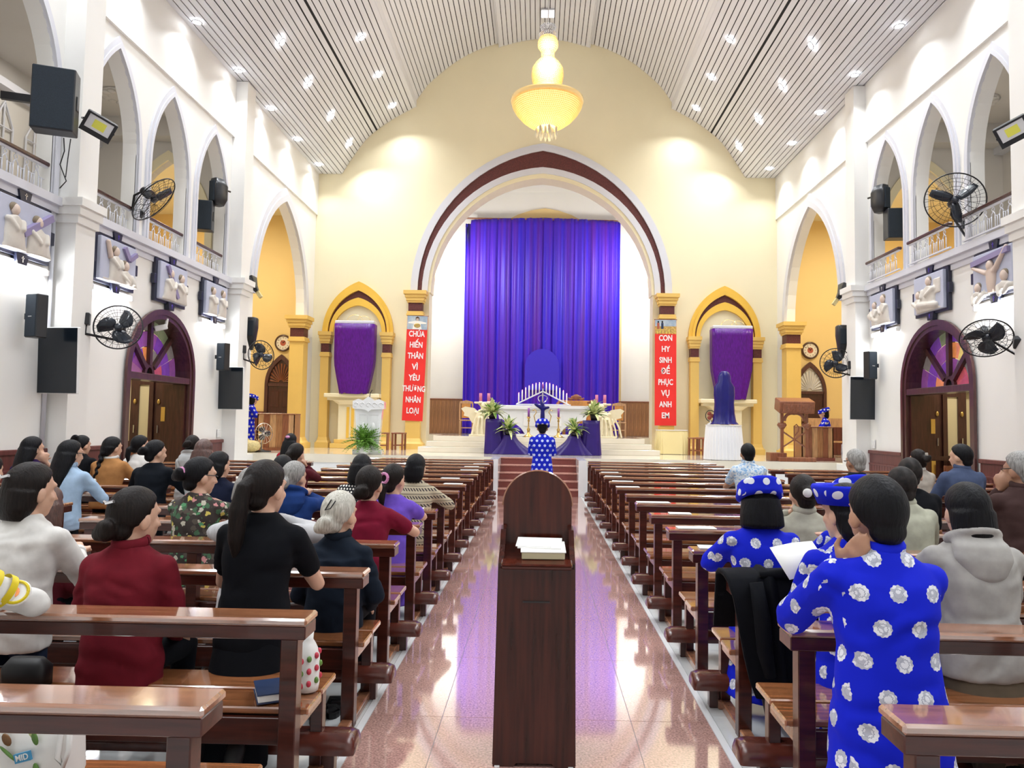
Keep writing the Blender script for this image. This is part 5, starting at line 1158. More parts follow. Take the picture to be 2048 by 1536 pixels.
t = thing('water_jar', 'white porcelain water jar with blue painting and a bottle on top', 'jar', (7.62, 17.95, .8)); obj('jar', MB().lathe([(.15, 0), (.19, .08), (.2, .25), (.19, .42), (.16, .46)], 18), 'porcelain', t, smooth=True); obj('bottle', MB().lathe([(.05, .46), (.15, .52), (.16, .74), (.13, .8), (.001, .82)], 16), 'plastic_white', t, smooth=True); obj('tap', MB().box(-.03, .03, -.26, -.18, .1, .14), 'chrome', t)
t = thing('wicker_basket', 'round pale yellow basket on the stage edge beside the pier', 'basket', (-7.22, 17.95, .8)); obj('body', MB().lathe([(.15, 0), (.26, .06), (.3, .15), (.26, .25), (.15, .29), (.001, .3)], 20), 'wicker', t, smooth=True); obj('knob', MB().ell((0, 0, .31), (.03, .03, .025)), 'wicker', t, smooth=True)
t = thing('pedestal_fan', 'chrome standing fan with wire cage in front of the plank desk, ambo side', 'fan', (-6.98, 18.3, .8), 1.0); obj('base', MB().lathe([(.2, 0), (.2, .02), (.03, .04), (.02, .06)], 18), 'rubber', t, smooth=True); obj('pole', MB().tube([(0, .06, .04), (0, .06, .4)], .03, 8), 'chrome', t)
obj('motor', MB().cap((0, .12, .46), (0, .02, .46), .06, .05), 'chrome', t, smooth=True); obj('guard', MB().tube([(.26*math.cos(2*PI*k/30), -.02, .46+.26*math.sin(2*PI*k/30)) for k in range(31)], .008, 6, cap=False), 'chrome', t)
m = MB()
for k in range(16): a = 2*PI*k/16; m.tube([(.03*math.cos(a), -.08, .46+.03*math.sin(a)), (.26*math.cos(a), -.02, .46+.26*math.sin(a))], .003, 4)
obj('guard_wires', m, 'chrome', t)
for k in range(3): a = 2.09*k; obj('blade', MB().ell((.11*math.cos(a), -.02, .46+.11*math.sin(a)), (.1, .01, .08), 10, 6), 'glass_dark', t, smooth=True)
# ================================================================ PEOPLE
def lerp_tab(tab, x):
    for (a, va), (b, vb) in zip(tab, tab[1:]):
        if x <= b: return va+(vb-va)*max(0, (x-a))/(b-a)
    return tab[-1][1]
def hand(m, W, d, up, s, curl=.5, k=1.0):
    """palm, four fingers of unequal length and a thumb; d: direction of the hand, up: back of the hand, s: +1 right hand"""
    d = Vector(d).normalized(); up = Vector(up); up = (up-d*up.dot(d)).normalized(); w = d.cross(up)*s
    W = Vector(W); m.tube([W, W+d*.03*k, W+d*.085*k], [.026*k, .038*k, .036*k], 10, flat=(up, .48))
    for i, (off, L) in enumerate(((.028, .068), (.009, .078), (-.010, .073), (-.028, .056))):
        a = W+d*.078*k+w*off*k; b = a+(d-up*curl*.5).normalized()*L*.5*k; c = b+(d*(1-curl*.55)-up*curl).normalized()*L*.55*k
        m.cap(a, b, .0098*k, .0090*k, 8); m.cap(b, c, .0090*k, .0078*k, 8)
    a = W+d*.02*k+w*.03*k; b = a+(d*.7+w*.75-up*.2).normalized()*.042*k; c = b+(d*.95+w*.15-up*.25).normalized()*.034*k
    m.cap(a, b, .0125*k, .011*k, 8); m.cap(b, c, .011*k, .009*k, 8)
def person(label, X, Y, H, pose='kneel', z0=0, rz=0, b=1.0, lean=.10, hy=0, hp=.12, arms='rest', top='cl_black', sleeve='long', low='cl_trouser', skirt=False, robe=False,
           hair='bun', hairm='hair_black', skin='skin', fine=False, topname='shirt', hat=None, extras=(), ry=0, shift=0, elbow=1.0, hem=.0, ly=.36, face=False, ledge=.83, ez=-.04, eb=.15, hs=1.15):
    P = thing('person', label, 'person', (X, Y, z0), rz)
    vox = .009 if fine else .014; g = .012
    zs = H-.315; zh = zs-.47; ls = .47*math.tan(lean)+shift
    if pose == 'sit': zh = max(zh, .50)
    if pose == 'stand': zh = zs-.52
    C = Vector((0, ls+.035+.03*hp, H-.122*hs)); HT = Matrix.Translation(C) @ Matrix.Rotation(hy, 4, 'Z') @ Matrix.Rotation(ry, 4, 'Y') @ Matrix.Rotation(-hp, 4, 'X') @ Matrix.Scale(hs, 4)
    J = {s: Vector((s*.150*b, ls, zs-.055)) for s in (-1, 1)}
    E = {}; Wr = {}
    for s in (-1, 1):
        if arms == 'rest': E[s] = Vector((s*(.222*elbow), ly-eb, ledge+ez)); Wr[s] = Vector((s*.05, ly+.05, ledge+.05+.012*s))
        elif arms == 'face': E[s] = Vector((s*.20*elbow, ly-.02, ledge+.05)); Wr[s] = HT @ Vector((s*.055, .115, -.12))
        elif arms == 'chin': 
            E[s] = Vector((s*.23*elbow, ly-.02, ledge+.05)); Wr[s] = HT @ Vector((s*.03, .10, -.15)) if s > 0 else Vector((-.05, ly+.05, ledge+.05))
        elif arms == 'cheek':
            E[s] = Vector((s*.22, ly-.04, ledge+.05)); Wr[s] = HT @ Vector((-.11, .03, -.16)) if s < 0 else Vector((.05, ly+.05, ledge+.05))
        elif arms == 'pray': E[s] = Vector((s*.20, ls+.10, zs-.28)); Wr[s] = Vector((s*.035, ls+.28, zs-.16))
        elif arms == 'desk': E[s] = Vector((s*.2, ls+.14, zs-.27)); Wr[s] = Vector((s*.06, ls+.36, zs-.30))
        else: E[s] = Vector((s*.225, ls+.02, zs-.30)); Wr[s] = Vector((s*.12, ls+.22, zs-.42))
    # ---- body: one continuous surface
    m = MB(); sk = .86
    m.ell((0, -.012, .018), (.076, .095, .097), 18, 12, T=HT); m.ell((0, .026, -.035), (.060, .070, .082), 16, 10, T=HT); m.ell((0, .052, -.085), (.036, .034, .030), 12, 8, T=HT)
    m.tube([HT @ Vector(p) for p in ((0, .083, .012), (0, .098, -.012), (0, .107, -.03), (0, .088, -.042))], [.009, .011, .0155, .008], 8)
    m.ell((0, .072, .03), (.05, .022, .016), 12, 8, T=HT); m.ell((0, .080, -.066), (.024, .012, .010), 10, 6, T=HT)
    for s in (-1, 1): m.ell((s*.077, -.004, -.018), (.013, .022, .034), 10, 8, T=HT); m.ell((s*.04, .062, -.025), (.02, .018, .02), 8, 6, T=HT)
    m.tube([Vector((0, ls, zs-.02)), Vector((0, ls+.012, zs+.05)), HT @ Vector((0, -.012, -.06))], [.066*b, .056, .053], 14)
    secs = [(0, 0, zh-.05, .15, .105), (0, 0, zh+.03, .155, .11), (0, .3*ls, zh+.18, .128, .092), (0, .72*ls, zh+.34, .146, .10), (0, .92*ls, zs-.05, .15, .09), (0, ls, zs+.0, .125, .062), (0, ls, zs+.035, .07, .05)]
    m.loft([(a, c, z, rx*b*.95, r2*b*.95) for a, c, z, rx, r2 in secs], 18, 2.3)
    for s in (-1, 1):
        m.cap(J[s], E[s], .047*b, .038, 10); m.cap(E[s], Wr[s], .038, .025, 10)
        d = (Wr[s]-E[s]).normalized(); upv = Vector((0, 0, 1)) if abs(d.z) < .7 else Vector((s*.6, -.8, 0))
        hand(m, Wr[s], d, upv, s, .45 if arms != 'pray' else .1, 1.0 if fine else 1.12)
    if pose == 'kneel':
        kn = {s: Vector((s*.09, .03, .262)) for s in (-1, 1)}; an = {s: Vector((s*.085, -.36, .215)) for s in (-1, 1)}; toe = {s: Vector((s*.085, -.44, .09)) for s in (-1, 1)}
    elif pose == 'sit':
        kn = {s: Vector((s*.1, .40, .485)) for s in (-1, 1)}; an = {s: Vector((s*.1, .36, .085)) for s in (-1, 1)}; toe = {s: Vector((s*.11, .50, .04)) for s in (-1, 1)}
    else:
        kn = {s: Vector((s*.09, .03, zh*.52)) for s in (-1, 1)}; an = {s: Vector((s*.09, 0, .085)) for s in (-1, 1)}; toe = {s: Vector((s*.1, .14, .035)) for s in (-1, 1)}
    hp_ = {s: Vector((s*.085, 0, zh+.01)) for s in (-1, 1)}
    for s in (-1, 1): m.cap(hp_[s], kn[s], .07, .052, 10); m.cap(kn[s], an[s], .05, .033, 10); m.cap(an[s], toe[s], .034, .024, 8)
    body = obj('body', remesh(m, vox, 2), skin, P)
    if face:
        for s in (-1, 1):
            e = obj('eye', MB().ell((s*.032, .083, .008), (.013, .008, .007), 10, 8, T=HT), 'eye_white', P, smooth=True); obj('iris', MB().ell((s*.032, .090, .008), (.006, .003, .006), 8, 6, T=HT), 'eye_dark', e)
            obj('eyebrow', MB().tube([HT @ Vector(p) for p in ((s*.014, .094, .027), (s*.034, .092, .033), (s*.052, .078, .027))], .0035, 6), 'hair_black', P)
        obj('lips', MB().ell((0, .090, -.066), (.022, .008, .007), 10, 6, T=HT), 'lip', P, smooth=True)
    # ---- upper garment
    m = MB(); hemz = zh-.10-hem
    sg = [(0, -.005, hemz, .172, .128), (0, 0, zh, .172, .13), (0, .3*ls, zh+.18, .150, .112), (0, .70*ls, zh+.33, .168, .122), (0, .92*ls, zs-.06, .172, .112), (0, ls, zs-.005, .152, .082), (0, ls, zs+.032, .098, .067), (0, ls+.006, zs+.062, .066, .062)]
    if robe:
        low_ = [(0, -.05 if pose == 'kneel' else 0, .10 if pose == 'kneel' else .12, .225, .20 if pose == 'kneel' else .15), (0, -.02, zh*.5, .20, .16)]
        sg = low_+sg[1:]
    m.loft([(a, c, z, rx*b, r2*b) for a, c, z, rx, r2 in sg], 26, 2.35)
    for s in (-1, 1):
        r0, r1, r2 = (.064*b, .055, .046) if sleeve == 'long' else (.064*b, .056, .046)
        if robe: r1, r2 = .068, .056
        if sleeve == 'long': m.cap(J[s], E[s], r0, r1, 12); m.cap(E[s], E[s]+(Wr[s]-E[s])*.94, r1, r2*.85, 12)
        else: m.cap(J[s], J[s]+(E[s]-J[s])*.62, r0, .060, 12)
    tp = obj(topname, remesh(m, .0115 if fine else .0165, 5, wrinkle=.011 if fine else .008, seed=X*7), top, P)
    if sleeve == 'long' and fine:
        for s in (-1, 1):
            d = (Wr[s]-E[s]).normalized(); q = E[s]+(Wr[s]-E[s])*.93; obj('cuff', MB().tube([q, q+d*.035], r2*.85 if not robe else .05, 14), top, P, smooth=True)
    # ---- lower garment
    if not robe:
        m = MB()
        if skirt:
            if pose == 'kneel': m.loft([(0, -.06, .17, .23, .20), (0, -.03, .35, .20, .17), (0, 0, zh-.02, .165, .12), (0, 0, zh+.1, .148, .105)], 24, 2.3); m.loft([(0, -.3, .10, .2, .12), (0, -.25, .28, .17, .1)], 18)
            else: m.loft([(0, .36, .13, .2, .12), (0, .30, .42, .2, .16), (0, .12, .56, .19, .22), (0, 0, zh+.08, .15, .11)], 24, 2.3)
        else:
            m.ell((0, 0, zh-.01), (.155*b, .118*b, .11), 16, 10)
            for s in (-1, 1): m.cap(hp_[s], kn[s], .085, .066, 12); m.cap(kn[s], an[s]+(kn[s]-an[s])*.12, .064, .052, 12)
        lw = obj('skirt' if skirt else 'trousers', remesh(m, .015 if fine else .02, 4), low, P)
    for s in (-1, 1):
        d = toe[s]-an[s]; obj('shoe', MB().cap(an[s]+d*.1, toe[s]+d*.15, .042, .034, 10), 'rubber', P, smooth=True)
    # ---- hair
    m = MB(); short = hair in ('short', 'thin')
    tab = [(-1, -.80), (-.3, -.62), (0, -.25 if short else -.35), (.35, .18), (.6, .52), (1, .72)]
    def capf(d):
        q = d[2]-lerp_tab(tab, d[1]); return .86+.24*min(1, max(0, (q+.10)/.16))
    m.ell((0, -.012, .018), (.0775, .0975, .099), 30, 20, T=HT, fn=capf)
    V = lambda *p: HT @ Vector(p)
    m.ell((0, -.058, -.055), (.058, .045, .045), 14, 10, T=HT)
    if hair in ('bun', 'updo', 'lowbun'):
        zc = {'bun': .0, 'updo': .075, 'lowbun': -.055}[hair]; yc = {'bun': -.135, 'updo': -.105, 'lowbun': -.115}[hair]
        m.ell((0, yc, zc), (.052, .038, .045), 14, 10, T=HT); m.ell((.025, yc-.012, zc+.018), (.03, .025, .028), 10, 8, T=HT); m.ell((-.025, yc-.01, zc-.015), (.032, .026, .03), 10, 8, T=HT)
    elif hair == 'pony': m.tube([V(0, -.10, .03), V(0, -.135, .0), V(-.005, -.145, -.10), V(-.01, -.135, -.22), V(-.012, -.115, -.32)], [.03, .036, .045, .038, .01], 14)
    elif hair == 'lowpony': m.tube([V(0, -.095, -.03), V(0, -.13, -.06), V(0, -.13, -.14), V(0, -.11, -.22)], [.03, .037, .034, .012], 14)
    elif hair == 'long':
        m.loft([(0, -.035, -.0, .094, .088), (0, -.06, -.09, .106, .072), (0, -.085, -.20, .112, .05), (0, -.095, -.31, .10, .035), (0, -.10, -.36, .07, .02)], 22, 2.2, T=HT)
    elif hair == 'bob': m.loft([(0, -.03, .02, .094, .098), (0, -.04, -.06, .108, .092), (0, -.045, -.12, .112, .085), (0, -.045, -.135, .09, .07)], 22, 2.2, T=HT)
    elif hair == 'nape': m.loft([(0, -.04, .0, .088, .08), (0, -.055, -.08, .088, .06), (0, -.06, -.13, .06, .035)], 20, 2.2, T=HT)
    elif hair == 'braid':
        m.loft([(0, -.035, -.0, .09, .085), (0, -.075, -.08, .06, .045)], 18, 2.2, T=HT)
        for q in range(8): m.ell(((-1)**q*.012, -.105-.004*q, -.07-.036*q), (.032-.0015*q, .025, .03), 10, 8, T=HT)
    hr = obj('hair', remesh(m, .0085 if fine else .012, 2), hairm, P)
    # ---- extras
    for e in extras:
        if e == 'collar': obj('collar', MB().tube([Vector((.064*b*math.cos(a), ls+.008+.062*math.sin(a), zs+.066+.012*math.sin(a))) for a in [2*PI*k/20 for k in range(21)]], .017, 8, cap=False, flat=((0, 0, 1), 1.6)), top, P, smooth=True)
        elif e == 'white_collar': obj('collar', MB().tube([Vector((.066*b*math.cos(a), ls+.008+.064*math.sin(a), zs+.06+.012*math.sin(a))) for a in [2*PI*k/20 for k in range(21)]], .02, 8, cap=False), 'cl_white', P, smooth=True)
        elif e == 'hood':
            q = MB(); q.loft([(0, ls-.10, zs-.17, .02, .02), (0, ls-.115, zs-.11, .09, .045), (0, ls-.10, zs-.03, .135, .06), (0, ls-.07, zs+.035, .13, .065), (0, ls-.03, zs+.07, .10, .06), (0, ls-.005, zs+.085, .075, .06)], 20, 2.2)
            q.tube([Vector((.115*math.cos(a), ls+.0+.09*math.sin(a), zs+.055-.05*math.sin(a))) for a in [PI*1.0+PI*k/14 for k in range(15)]], .022, 8); q.cap((-.11, ls, zs+.05), (-.06, ls+.08, zs+.02), .026, .02); q.cap((.11, ls, zs+.05), (.06, ls+.08, zs+.02), .026, .02)
            q.ell((0, ls-.02, zs+.055), (.095, .07, .04), 16, 8); obj('hood', remesh(q, .011, 4), top, P)
        elif e == 'scrunchie': obj('scrunchie', MB().tube([V(.036*math.cos(a), -.125, .005+.036*math.sin(a)) for a in [2*PI*k/14 for k in range(15)]], .013, 8, cap=False), 'g_pink', hr, smooth=True)
        elif e == 'pearl_tie': obj('hair_tie', MB().ell((.0, -.14, -.37), (.03, .022, .025), 10, 8, T=HT), 'cl_white', hr, smooth=True)
        elif e == 'clip': obj('hair_clip', MB().tube([V(-.035, -.118, .055), V(-.005, -.128, .05), V(.03, -.12, .06)], .008, 6), 'chrome', hr)
        elif e == 'pin': obj('hair_pin', MB().tube([V(.02, -.108, .075), V(.0, -.125, .02), V(.03, -.122, .03), V(.04, -.10, .07)], .0035, 6), 'metal_black', hr)
        elif e == 'claw': obj('hair_clip', MB().box(-.012, .012, -.155, -.12, -.02, .07, .006, T=HT), 'cl_beige', hr)
        elif e == 'bow': 
            for s in (-1, 1): obj('hair_bow', MB().ell((s*.03, -.165, .0), (.03, .014, .028), 10, 8, T=HT), 'cl_white', hr, smooth=True)
        elif e == 'glasses': obj('glasses', MB().tube([V(-.08, -.01, .012), V(-.072, .07, .012), V(-.03, .098, .008), V(.03, .098, .008), V(.072, .07, .012), V(.08, -.01, .012)], .0035, 6), 'metal_black', P)
        elif e == 'pink_clip': obj('hair_clip', MB().ell((0, -.115, .06), (.035, .012, .02), 10, 8, T=HT), 'g_pink', hr, smooth=True)
    if hat == 'turban':
        q = MB()
        for i in range(3): q.tube([V((.098-.004*i)*math.cos(a), -.012+(.118-.004*i)*math.sin(a), .035+.026*i-.03*math.sin(a)) for a in [2*PI*k/26 for k in range(26)]]+[V(.098-.004*i, -.012, .035+.026*i)], .026, 8, cap=False)
        obj('turban', remesh(q, .011, 2), 'turban_blue', P)
    elif hat == 'flat_turban':
        obj('turban', MB().lathe([(.085, .02), (.112, .0), (.138, .07), (.132, .082), (.095, .075), (.085, .02)], 28, cap=False, T=HT @ Matrix.Translation((0, -.008, .035)) @ Matrix.Rotation(.1, 4, 'X')), 'turban_blue', P, smooth=True)
    return P
dots_mat('turban_blue', (.006, .016, .50), (.70, .72, .78), .075, .27, rings=False)
PEOPLE = [
    ('woman in white long-sleeved top with brown low ponytail leaning on a pew', -2.538, 3.520, 1.391, dict(pose='kneel', top='cl_white', hair='nape', hairm='hair_dark', hy=-.45, low='cl_jean', fine=True, lean=.12, extras=('clip',), b=1.04)),
    ('seated woman in dark red sweater with short dark hair and hair clip', -1.884, 3.320, 1.301, dict(pose='sit', top='cl_maroon', hair='lowbun', hairm='hair_dark', hy=-.5, fine=True, lean=.08, extras=('collar', 'clip'), arms='lap', b=1.06)),
    ('kneeling woman in black T-shirt with long brown ponytail', -1.371, 3.550, 1.421, dict(pose='kneel', top='cl_black', sleeve='short', hair='pony', hairm='hair_dark', hy=-.35, fine=True, lean=.14, b=1.04, hem=.12, arms='rest', elbow=1.1, skirt=True, low='cl_black')),
    ('older woman in dark navy suit jacket with silver hair bun', -1.173, 4.250, 1.209, dict(pose='sit', top='cl_navysuit', hair='lowbun', hairm='hair_silver', hy=-.4, fine=True, lean=.08, extras=('collar', 'pin'), topname='jacket', hem=.08, ly=.6, arms='lap')),
    ('woman in maroon short-sleeved top with bare arm along the pew ledge', -1.259, 5.320, 1.291, dict(pose='kneel', top='cl_maroon2', sleeve='short', hair='lowbun', hairm='hair_dark', hy=-.2, fine=True, lean=.16, elbow=1.5)),
    ('woman in long violet dress with ponytail tied by a green scrunchie', -1.252, 6.220, 1.258, dict(pose='kneel', top='cl_purple', sleeve='short', robe=True, topname='dress', hair='lowpony', hairm='hair_dark', hy=-.45, lean=.12, extras=('scrunchie',), elbow=1.1)),
    ('woman in beige patterned knit sweater with curly black hair', -1.219, 7.150, 1.304, dict(pose='kneel', top='knit', hair='nape', hairm='hair_black', hy=-.2, lean=.14, elbow=1.5, topname='sweater', b=1.05)),
    ('woman in black and white polka dot top', -1.735, 7.050, 1.300, dict(pose='kneel', top='polka', hair='bob', hairm='hair_black', lean=.12, b=1.1)),
    ('woman in dark floral blouse with glasses resting her chin on her hand', -2.490, 5.250, 1.340, dict(pose='kneel', top='floral', sleeve='short', hair='bun', hairm='hair_black', hy=-.75, lean=.10, extras=('scrunchie', 'glasses'), arms='chin', fine=True, topname='blouse', hem=.25, low='floral', skirt=True)),
    ('person in pale grey sweater hidden behind the woman in the black T-shirt', -1.735, 4.420, 1.297, dict(pose='kneel', top='cl_grey', hair='bob', hairm='hair_dark', lean=.14, arms='face', elbow=1.9, b=1.12, topname='sweater', hem=.25, low='cl_grey')),
    ('grey-haired woman in bright blue hooded sweater', -2.102, 6.150, 1.269, dict(pose='kneel', top='cl_hoodblue', hair='lowbun', hairm='hair_grey', hy=-.4, lean=.16, extras=('hood',), arms='face', topname='sweater', b=1.05)),
    ('woman in navy jacket kneeling beyond the floral blouse', -3.181, 7.100, 1.298, dict(pose='kneel', top='cl_navy', hair='nape', hairm='hair_black', hy=-.4, lean=.16, topname='jacket', b=1.05)),
    ('grey-haired woman in white top beside the blue hooded sweater', -2.501, 6.200, 1.203, dict(pose='kneel', top='cl_white', hair='bob', hairm='hair_grey', hy=0, lean=.12)),
    ('dark-haired woman in white floral blouse in front of the blue hooded sweater', -2.540, 7.100, 1.274, dict(pose='kneel', top='floral_white', hair='short', hairm='hair_black', lean=.14, elbow=1.5, topname='blouse')),
    ('woman in dark red sweater with long ponytail, hands at her face', -3.023, 8.950, 1.332, dict(pose='kneel', top='cl_darkred', hair='pony', hairm='hair_dark', hy=-.35, lean=.12, arms='face', topname='sweater')),
    ('woman in bright red top with pink hair clip near the front pews', -4.056, 11.750, 1.399, dict(pose='kneel', top='cl_red', hair='long', hairm='hair_black', lean=.1, hy=-.1, extras=('pink_clip',))),
    ('woman with very long reddish brown hair', -3.795, 8.100, 1.389, dict(pose='kneel', top='cl_lightgrey', hair='long', hairm='hair_brown', lean=.12)),
    ('person in light grey hooded sweatshirt with dark bun', -4.793, 9.900, 1.387, dict(pose='kneel', top='cl_lightgrey', hair='bun', hairm='hair_dark', lean=.12, extras=('hood',), topname='sweatshirt')),
    ('woman in black coat with low bun bending forward', -4.356, 8.100, 1.369, dict(pose='kneel', top='cl_coat', hair='bun', hairm='hair_black', hy=-.6, lean=.16, topname='coat', elbow=1.4, b=1.1)),
    ('woman in white top with sleek low ponytail', -5.507, 9.900, 1.375, dict(pose='kneel', top='cl_white', hair='lowpony', hairm='hair_black', hy=-.6, lean=.06)),
    ('woman in camel jacket with long braid and pale hair tie', -5.379, 9.000, 1.374, dict(pose='kneel', top='cl_camel', hair='braid', hairm='hair_black', hy=-.5, lean=.12, extras=('white_collar', 'pearl_tie'), topname='jacket', elbow=1.3, b=1.12)),
    ('woman in black top with hair up in a bow', -6.334, 9.900, 1.361, dict(pose='kneel', top='cl_black', hair='updo', hairm='hair_black', hy=-.4, lean=.1, extras=('clip',), b=1.1)),
    ('woman in light denim jacket with long straight black hair', -4.713, 7.150, 1.386, dict(pose='kneel', top='cl_denim', hair='long', hairm='hair_black', hy=-.5, lean=.14, topname='jacket', extras=('glasses', 'collar'), elbow=1.3, b=1.06)),
    ('woman in dark plum top with wavy hair, hand at her face', -5.737, 8.050, 1.387, dict(pose='kneel', top='cl_plum', hair='long', hairm='hair_black', hy=-.5, lean=.14, arms='face', sleeve='short')),
    ('person in dark red top with brown curly hair behind the white top', -3.055, 4.420, 1.200, dict(pose='sit', top='cl_darkred', hair='bob', hairm='hair_brown', lean=.06, ly=.6, arms='lap')),
    ('person in white top at the wall pew, only an elbow showing', -4.842, 6.250, 1.274, dict(pose='kneel', top='cl_white', hair='nape', hairm='hair_dark', lean=.14, elbow=1.35, b=1.1)),
    ('man in blue medallion-patterned long robe kneeling with hands at his face', 1.241, 2.620, 1.459, dict(pose='kneel', top='aodai_blue', robe=True, topname='robe', hair='short', hairm='hair_black', skin='skin_tan', hy=.12, lean=.10, arms='cheek', fine=True, b=1.1, extras=('collar',))),
    ('woman in blue medallion robe and rolled blue turban in front of the black jacket', 1.335, 4.350, 1.313, dict(pose='kneel', top='aodai_blue', robe=True, topname='robe', hair='bob', hairm='hair_black', hat='turban', lean=.10, fine=True, b=1.08, elbow=1.15)),
    ('woman in blue medallion robe and flat blue turban holding a sheet of paper', 1.500, 3.500, 1.359, dict(pose='kneel', top='aodai_blue', robe=True, topname='robe', hair='nape', hairm='hair_black', hat='flat_turban', lean=.12, hy=.5, fine=True, arms='pray')),
    ('woman in blue robe and blue turban partly hidden behind the other turbans', 1.928, 4.420, 1.324, dict(pose='kneel', top='aodai_blue', robe=True, topname='robe', hair='bob', hairm='hair_brown', hat='turban', lean=.10)),
    ('woman in khaki shirt with large black and white hair bow', 1.942, 5.300, 1.285, dict(pose='kneel', top='cl_khaki', hair='bun', hairm='hair_dark', extras=('bow', 'collar'), lean=.10, arms='face', elbow=1.2, b=1.05)),
    ('woman in light grey hooded sweatshirt and brown pleated skirt', 2.085, 3.500, 1.374, dict(pose='kneel', top='cl_hoodie', hair='nape', hairm='hair_black', extras=('hood',), lean=.12, fine=True, b=1.16, topname='sweatshirt', low='cl_skirtbrown', skirt=True, elbow=1.2)),
    ('older man in pale olive jacket with thinning hair', 2.665, 5.300, 1.352, dict(pose='kneel', top='cl_olive', hair='thin', hairm='hair_thin', skin='skin_tan', lean=.14, topname='jacket', extras=('collar',), b=1.16, elbow=1.2)),
    ('man in black jacket with crew cut beyond the olive jacket', 3.209, 6.250, 1.383, dict(pose='kneel', top='cl_black', hair='short', hairm='hair_thin', lean=.14, topname='jacket', b=1.16, elbow=1.2, hy=-.3)),
    ('man in pale blue printed shirt in the middle pews', 2.851, 9.900, 1.402, dict(pose='kneel', top='shirt_print', hair='short', hairm='hair_black', skin='skin_tan', lean=.08, extras=('collar',), b=1.16, elbow=1.2, sleeve='short')),
    ('grey-haired man in dark leather jacket', 3.519, 8.050, 1.400, dict(pose='kneel', top='cl_leather', hair='short', hairm='hair_grey', skin='skin_tan', hy=.3, lean=.14, topname='jacket', b=1.12, elbow=1.3, extras=('glasses',))),
    ('woman in beige cardigan with a claw clip in her hair', 5.148, 9.900, 1.359, dict(pose='kneel', top='cl_beige', hair='bun', hairm='hair_dark', extras=('claw', 'white_collar'), lean=.08, topname='cardigan', hy=.3)),
    ('man in slate blue shirt turning his head in front of the side door', 4.660, 8.050, 1.474, dict(pose='kneel', top='cl_shirtblue', hair='short', hairm='hair_black', hy=.6, lean=.08, extras=('collar',), b=1.16, elbow=1.2)),
    ('grey-haired man in brown shirt with hands at his face', 3.549, 5.350, 1.481, dict(pose='kneel', top='cl_brown', hair='short', hairm='hair_grey', skin='skin_tan', hy=.35, lean=.10, arms='face', b=1.16, extras=('collar', 'glasses'))),
]
for lab_, x_, y_, h_, kw_ in PEOPLE: person(lab_, x_, y_, h_, **kw_)
person('standing man in blue dotted robe and blue turban at the foot of the altar steps', .065, 13.1, 1.69, pose='stand', top='aodai_small', robe=True, topname='robe', hair='short', hairm='hair_black', skin='skin_tan', hat='turban', lean=.0, arms='pray', b=1.12, hp=.1, low='cl_trimyellow')
person('woman in blue dotted robe and turban standing at the plank desk, ambo side', -8.02, 20.0, 1.50, pose='stand', z0=.8, rz=-1.25, top='aodai_blue', robe=True, topname='robe', hair='nape', hairm='hair_black', hat='turban', lean=.08, arms='desk', hp=.05, face=True, hy=.75)
person('woman in blue dotted robe and turban seated behind the carved reading stand', 7.72, 19.6, 1.36, pose='sit', z0=.8, rz=1.35, top='aodai_blue', robe=False, topname='robe', hair='nape', hairm='hair_black', hat='turban', lean=.1, arms='desk', hp=.1, face=True, hy=-.1, low='cl_white')
person('young person in white uniform shirt with yellow armband, mostly outside the pew row end', -2.33, 2.62, 1.40, pose='kneel', top='cl_white', hair='nape', hairm='hair_black', lean=.12, elbow=1.42, b=1.1, fine=True, topname='uniform_shirt', ez=.045, eb=.06)
# ================================================================ SMALL THINGS LEFT ON THE PEWS
from mathutils import noise
t = thing('black_jacket', 'black quilted jacket hung over the pew ledge behind the turbaned woman', 'jacket', (1.03, 3.97, 0)); rows = []
path = [(.16, .52), (.125, .70), (.105, .82), (.05, .850), (-.06, .850), (-.125, .825), (-.15, .74), (-.155, .6), (-.15, .45), (-.14, .32), (-.13, .235)]
for i, (y, z) in enumerate(path):
    f = i/(len(path)-1); row = []
    for k in range(33):
        u = k/32; x0 = -.04+.15*(max(0, f-.45)/.55)**1.3; x = x0+(.47-x0)*u
        q = .5+.5*math.sin(z*48) if i > 4 else .3
        d = .012*noise.noise(Vector((x*9, z*9, 1)))+.012*q*math.sin(PI*u)+(.02 if abs(u-.42) < .03 else 0)
        row.append((x, y-d if i > 4 else y, z+(d if 2 < i < 6 else 0)-.03*u*(i == 10)))
    rows.append(row)
o = obj('shell', MB().strip(rows), 'cl_black', t, smooth=True); s = o.modifiers.new('t', 'SOLIDIFY'); s.thickness = .022; s.offset = 0
obj('sleeve', MB().tube([(.10, -.17, .83), (.12, -.20, .66), (.14, -.185, .48), (.17, -.18, .36)], [.035, .042, .04, .03], 10), 'cl_black', t, smooth=True)
obj('collar', MB().tube([(.13, -.13, .862), (.25, -.14, .872), (.40, -.13, .862)], [.018, .026, .018], 8), 'cl_black', t, smooth=True)
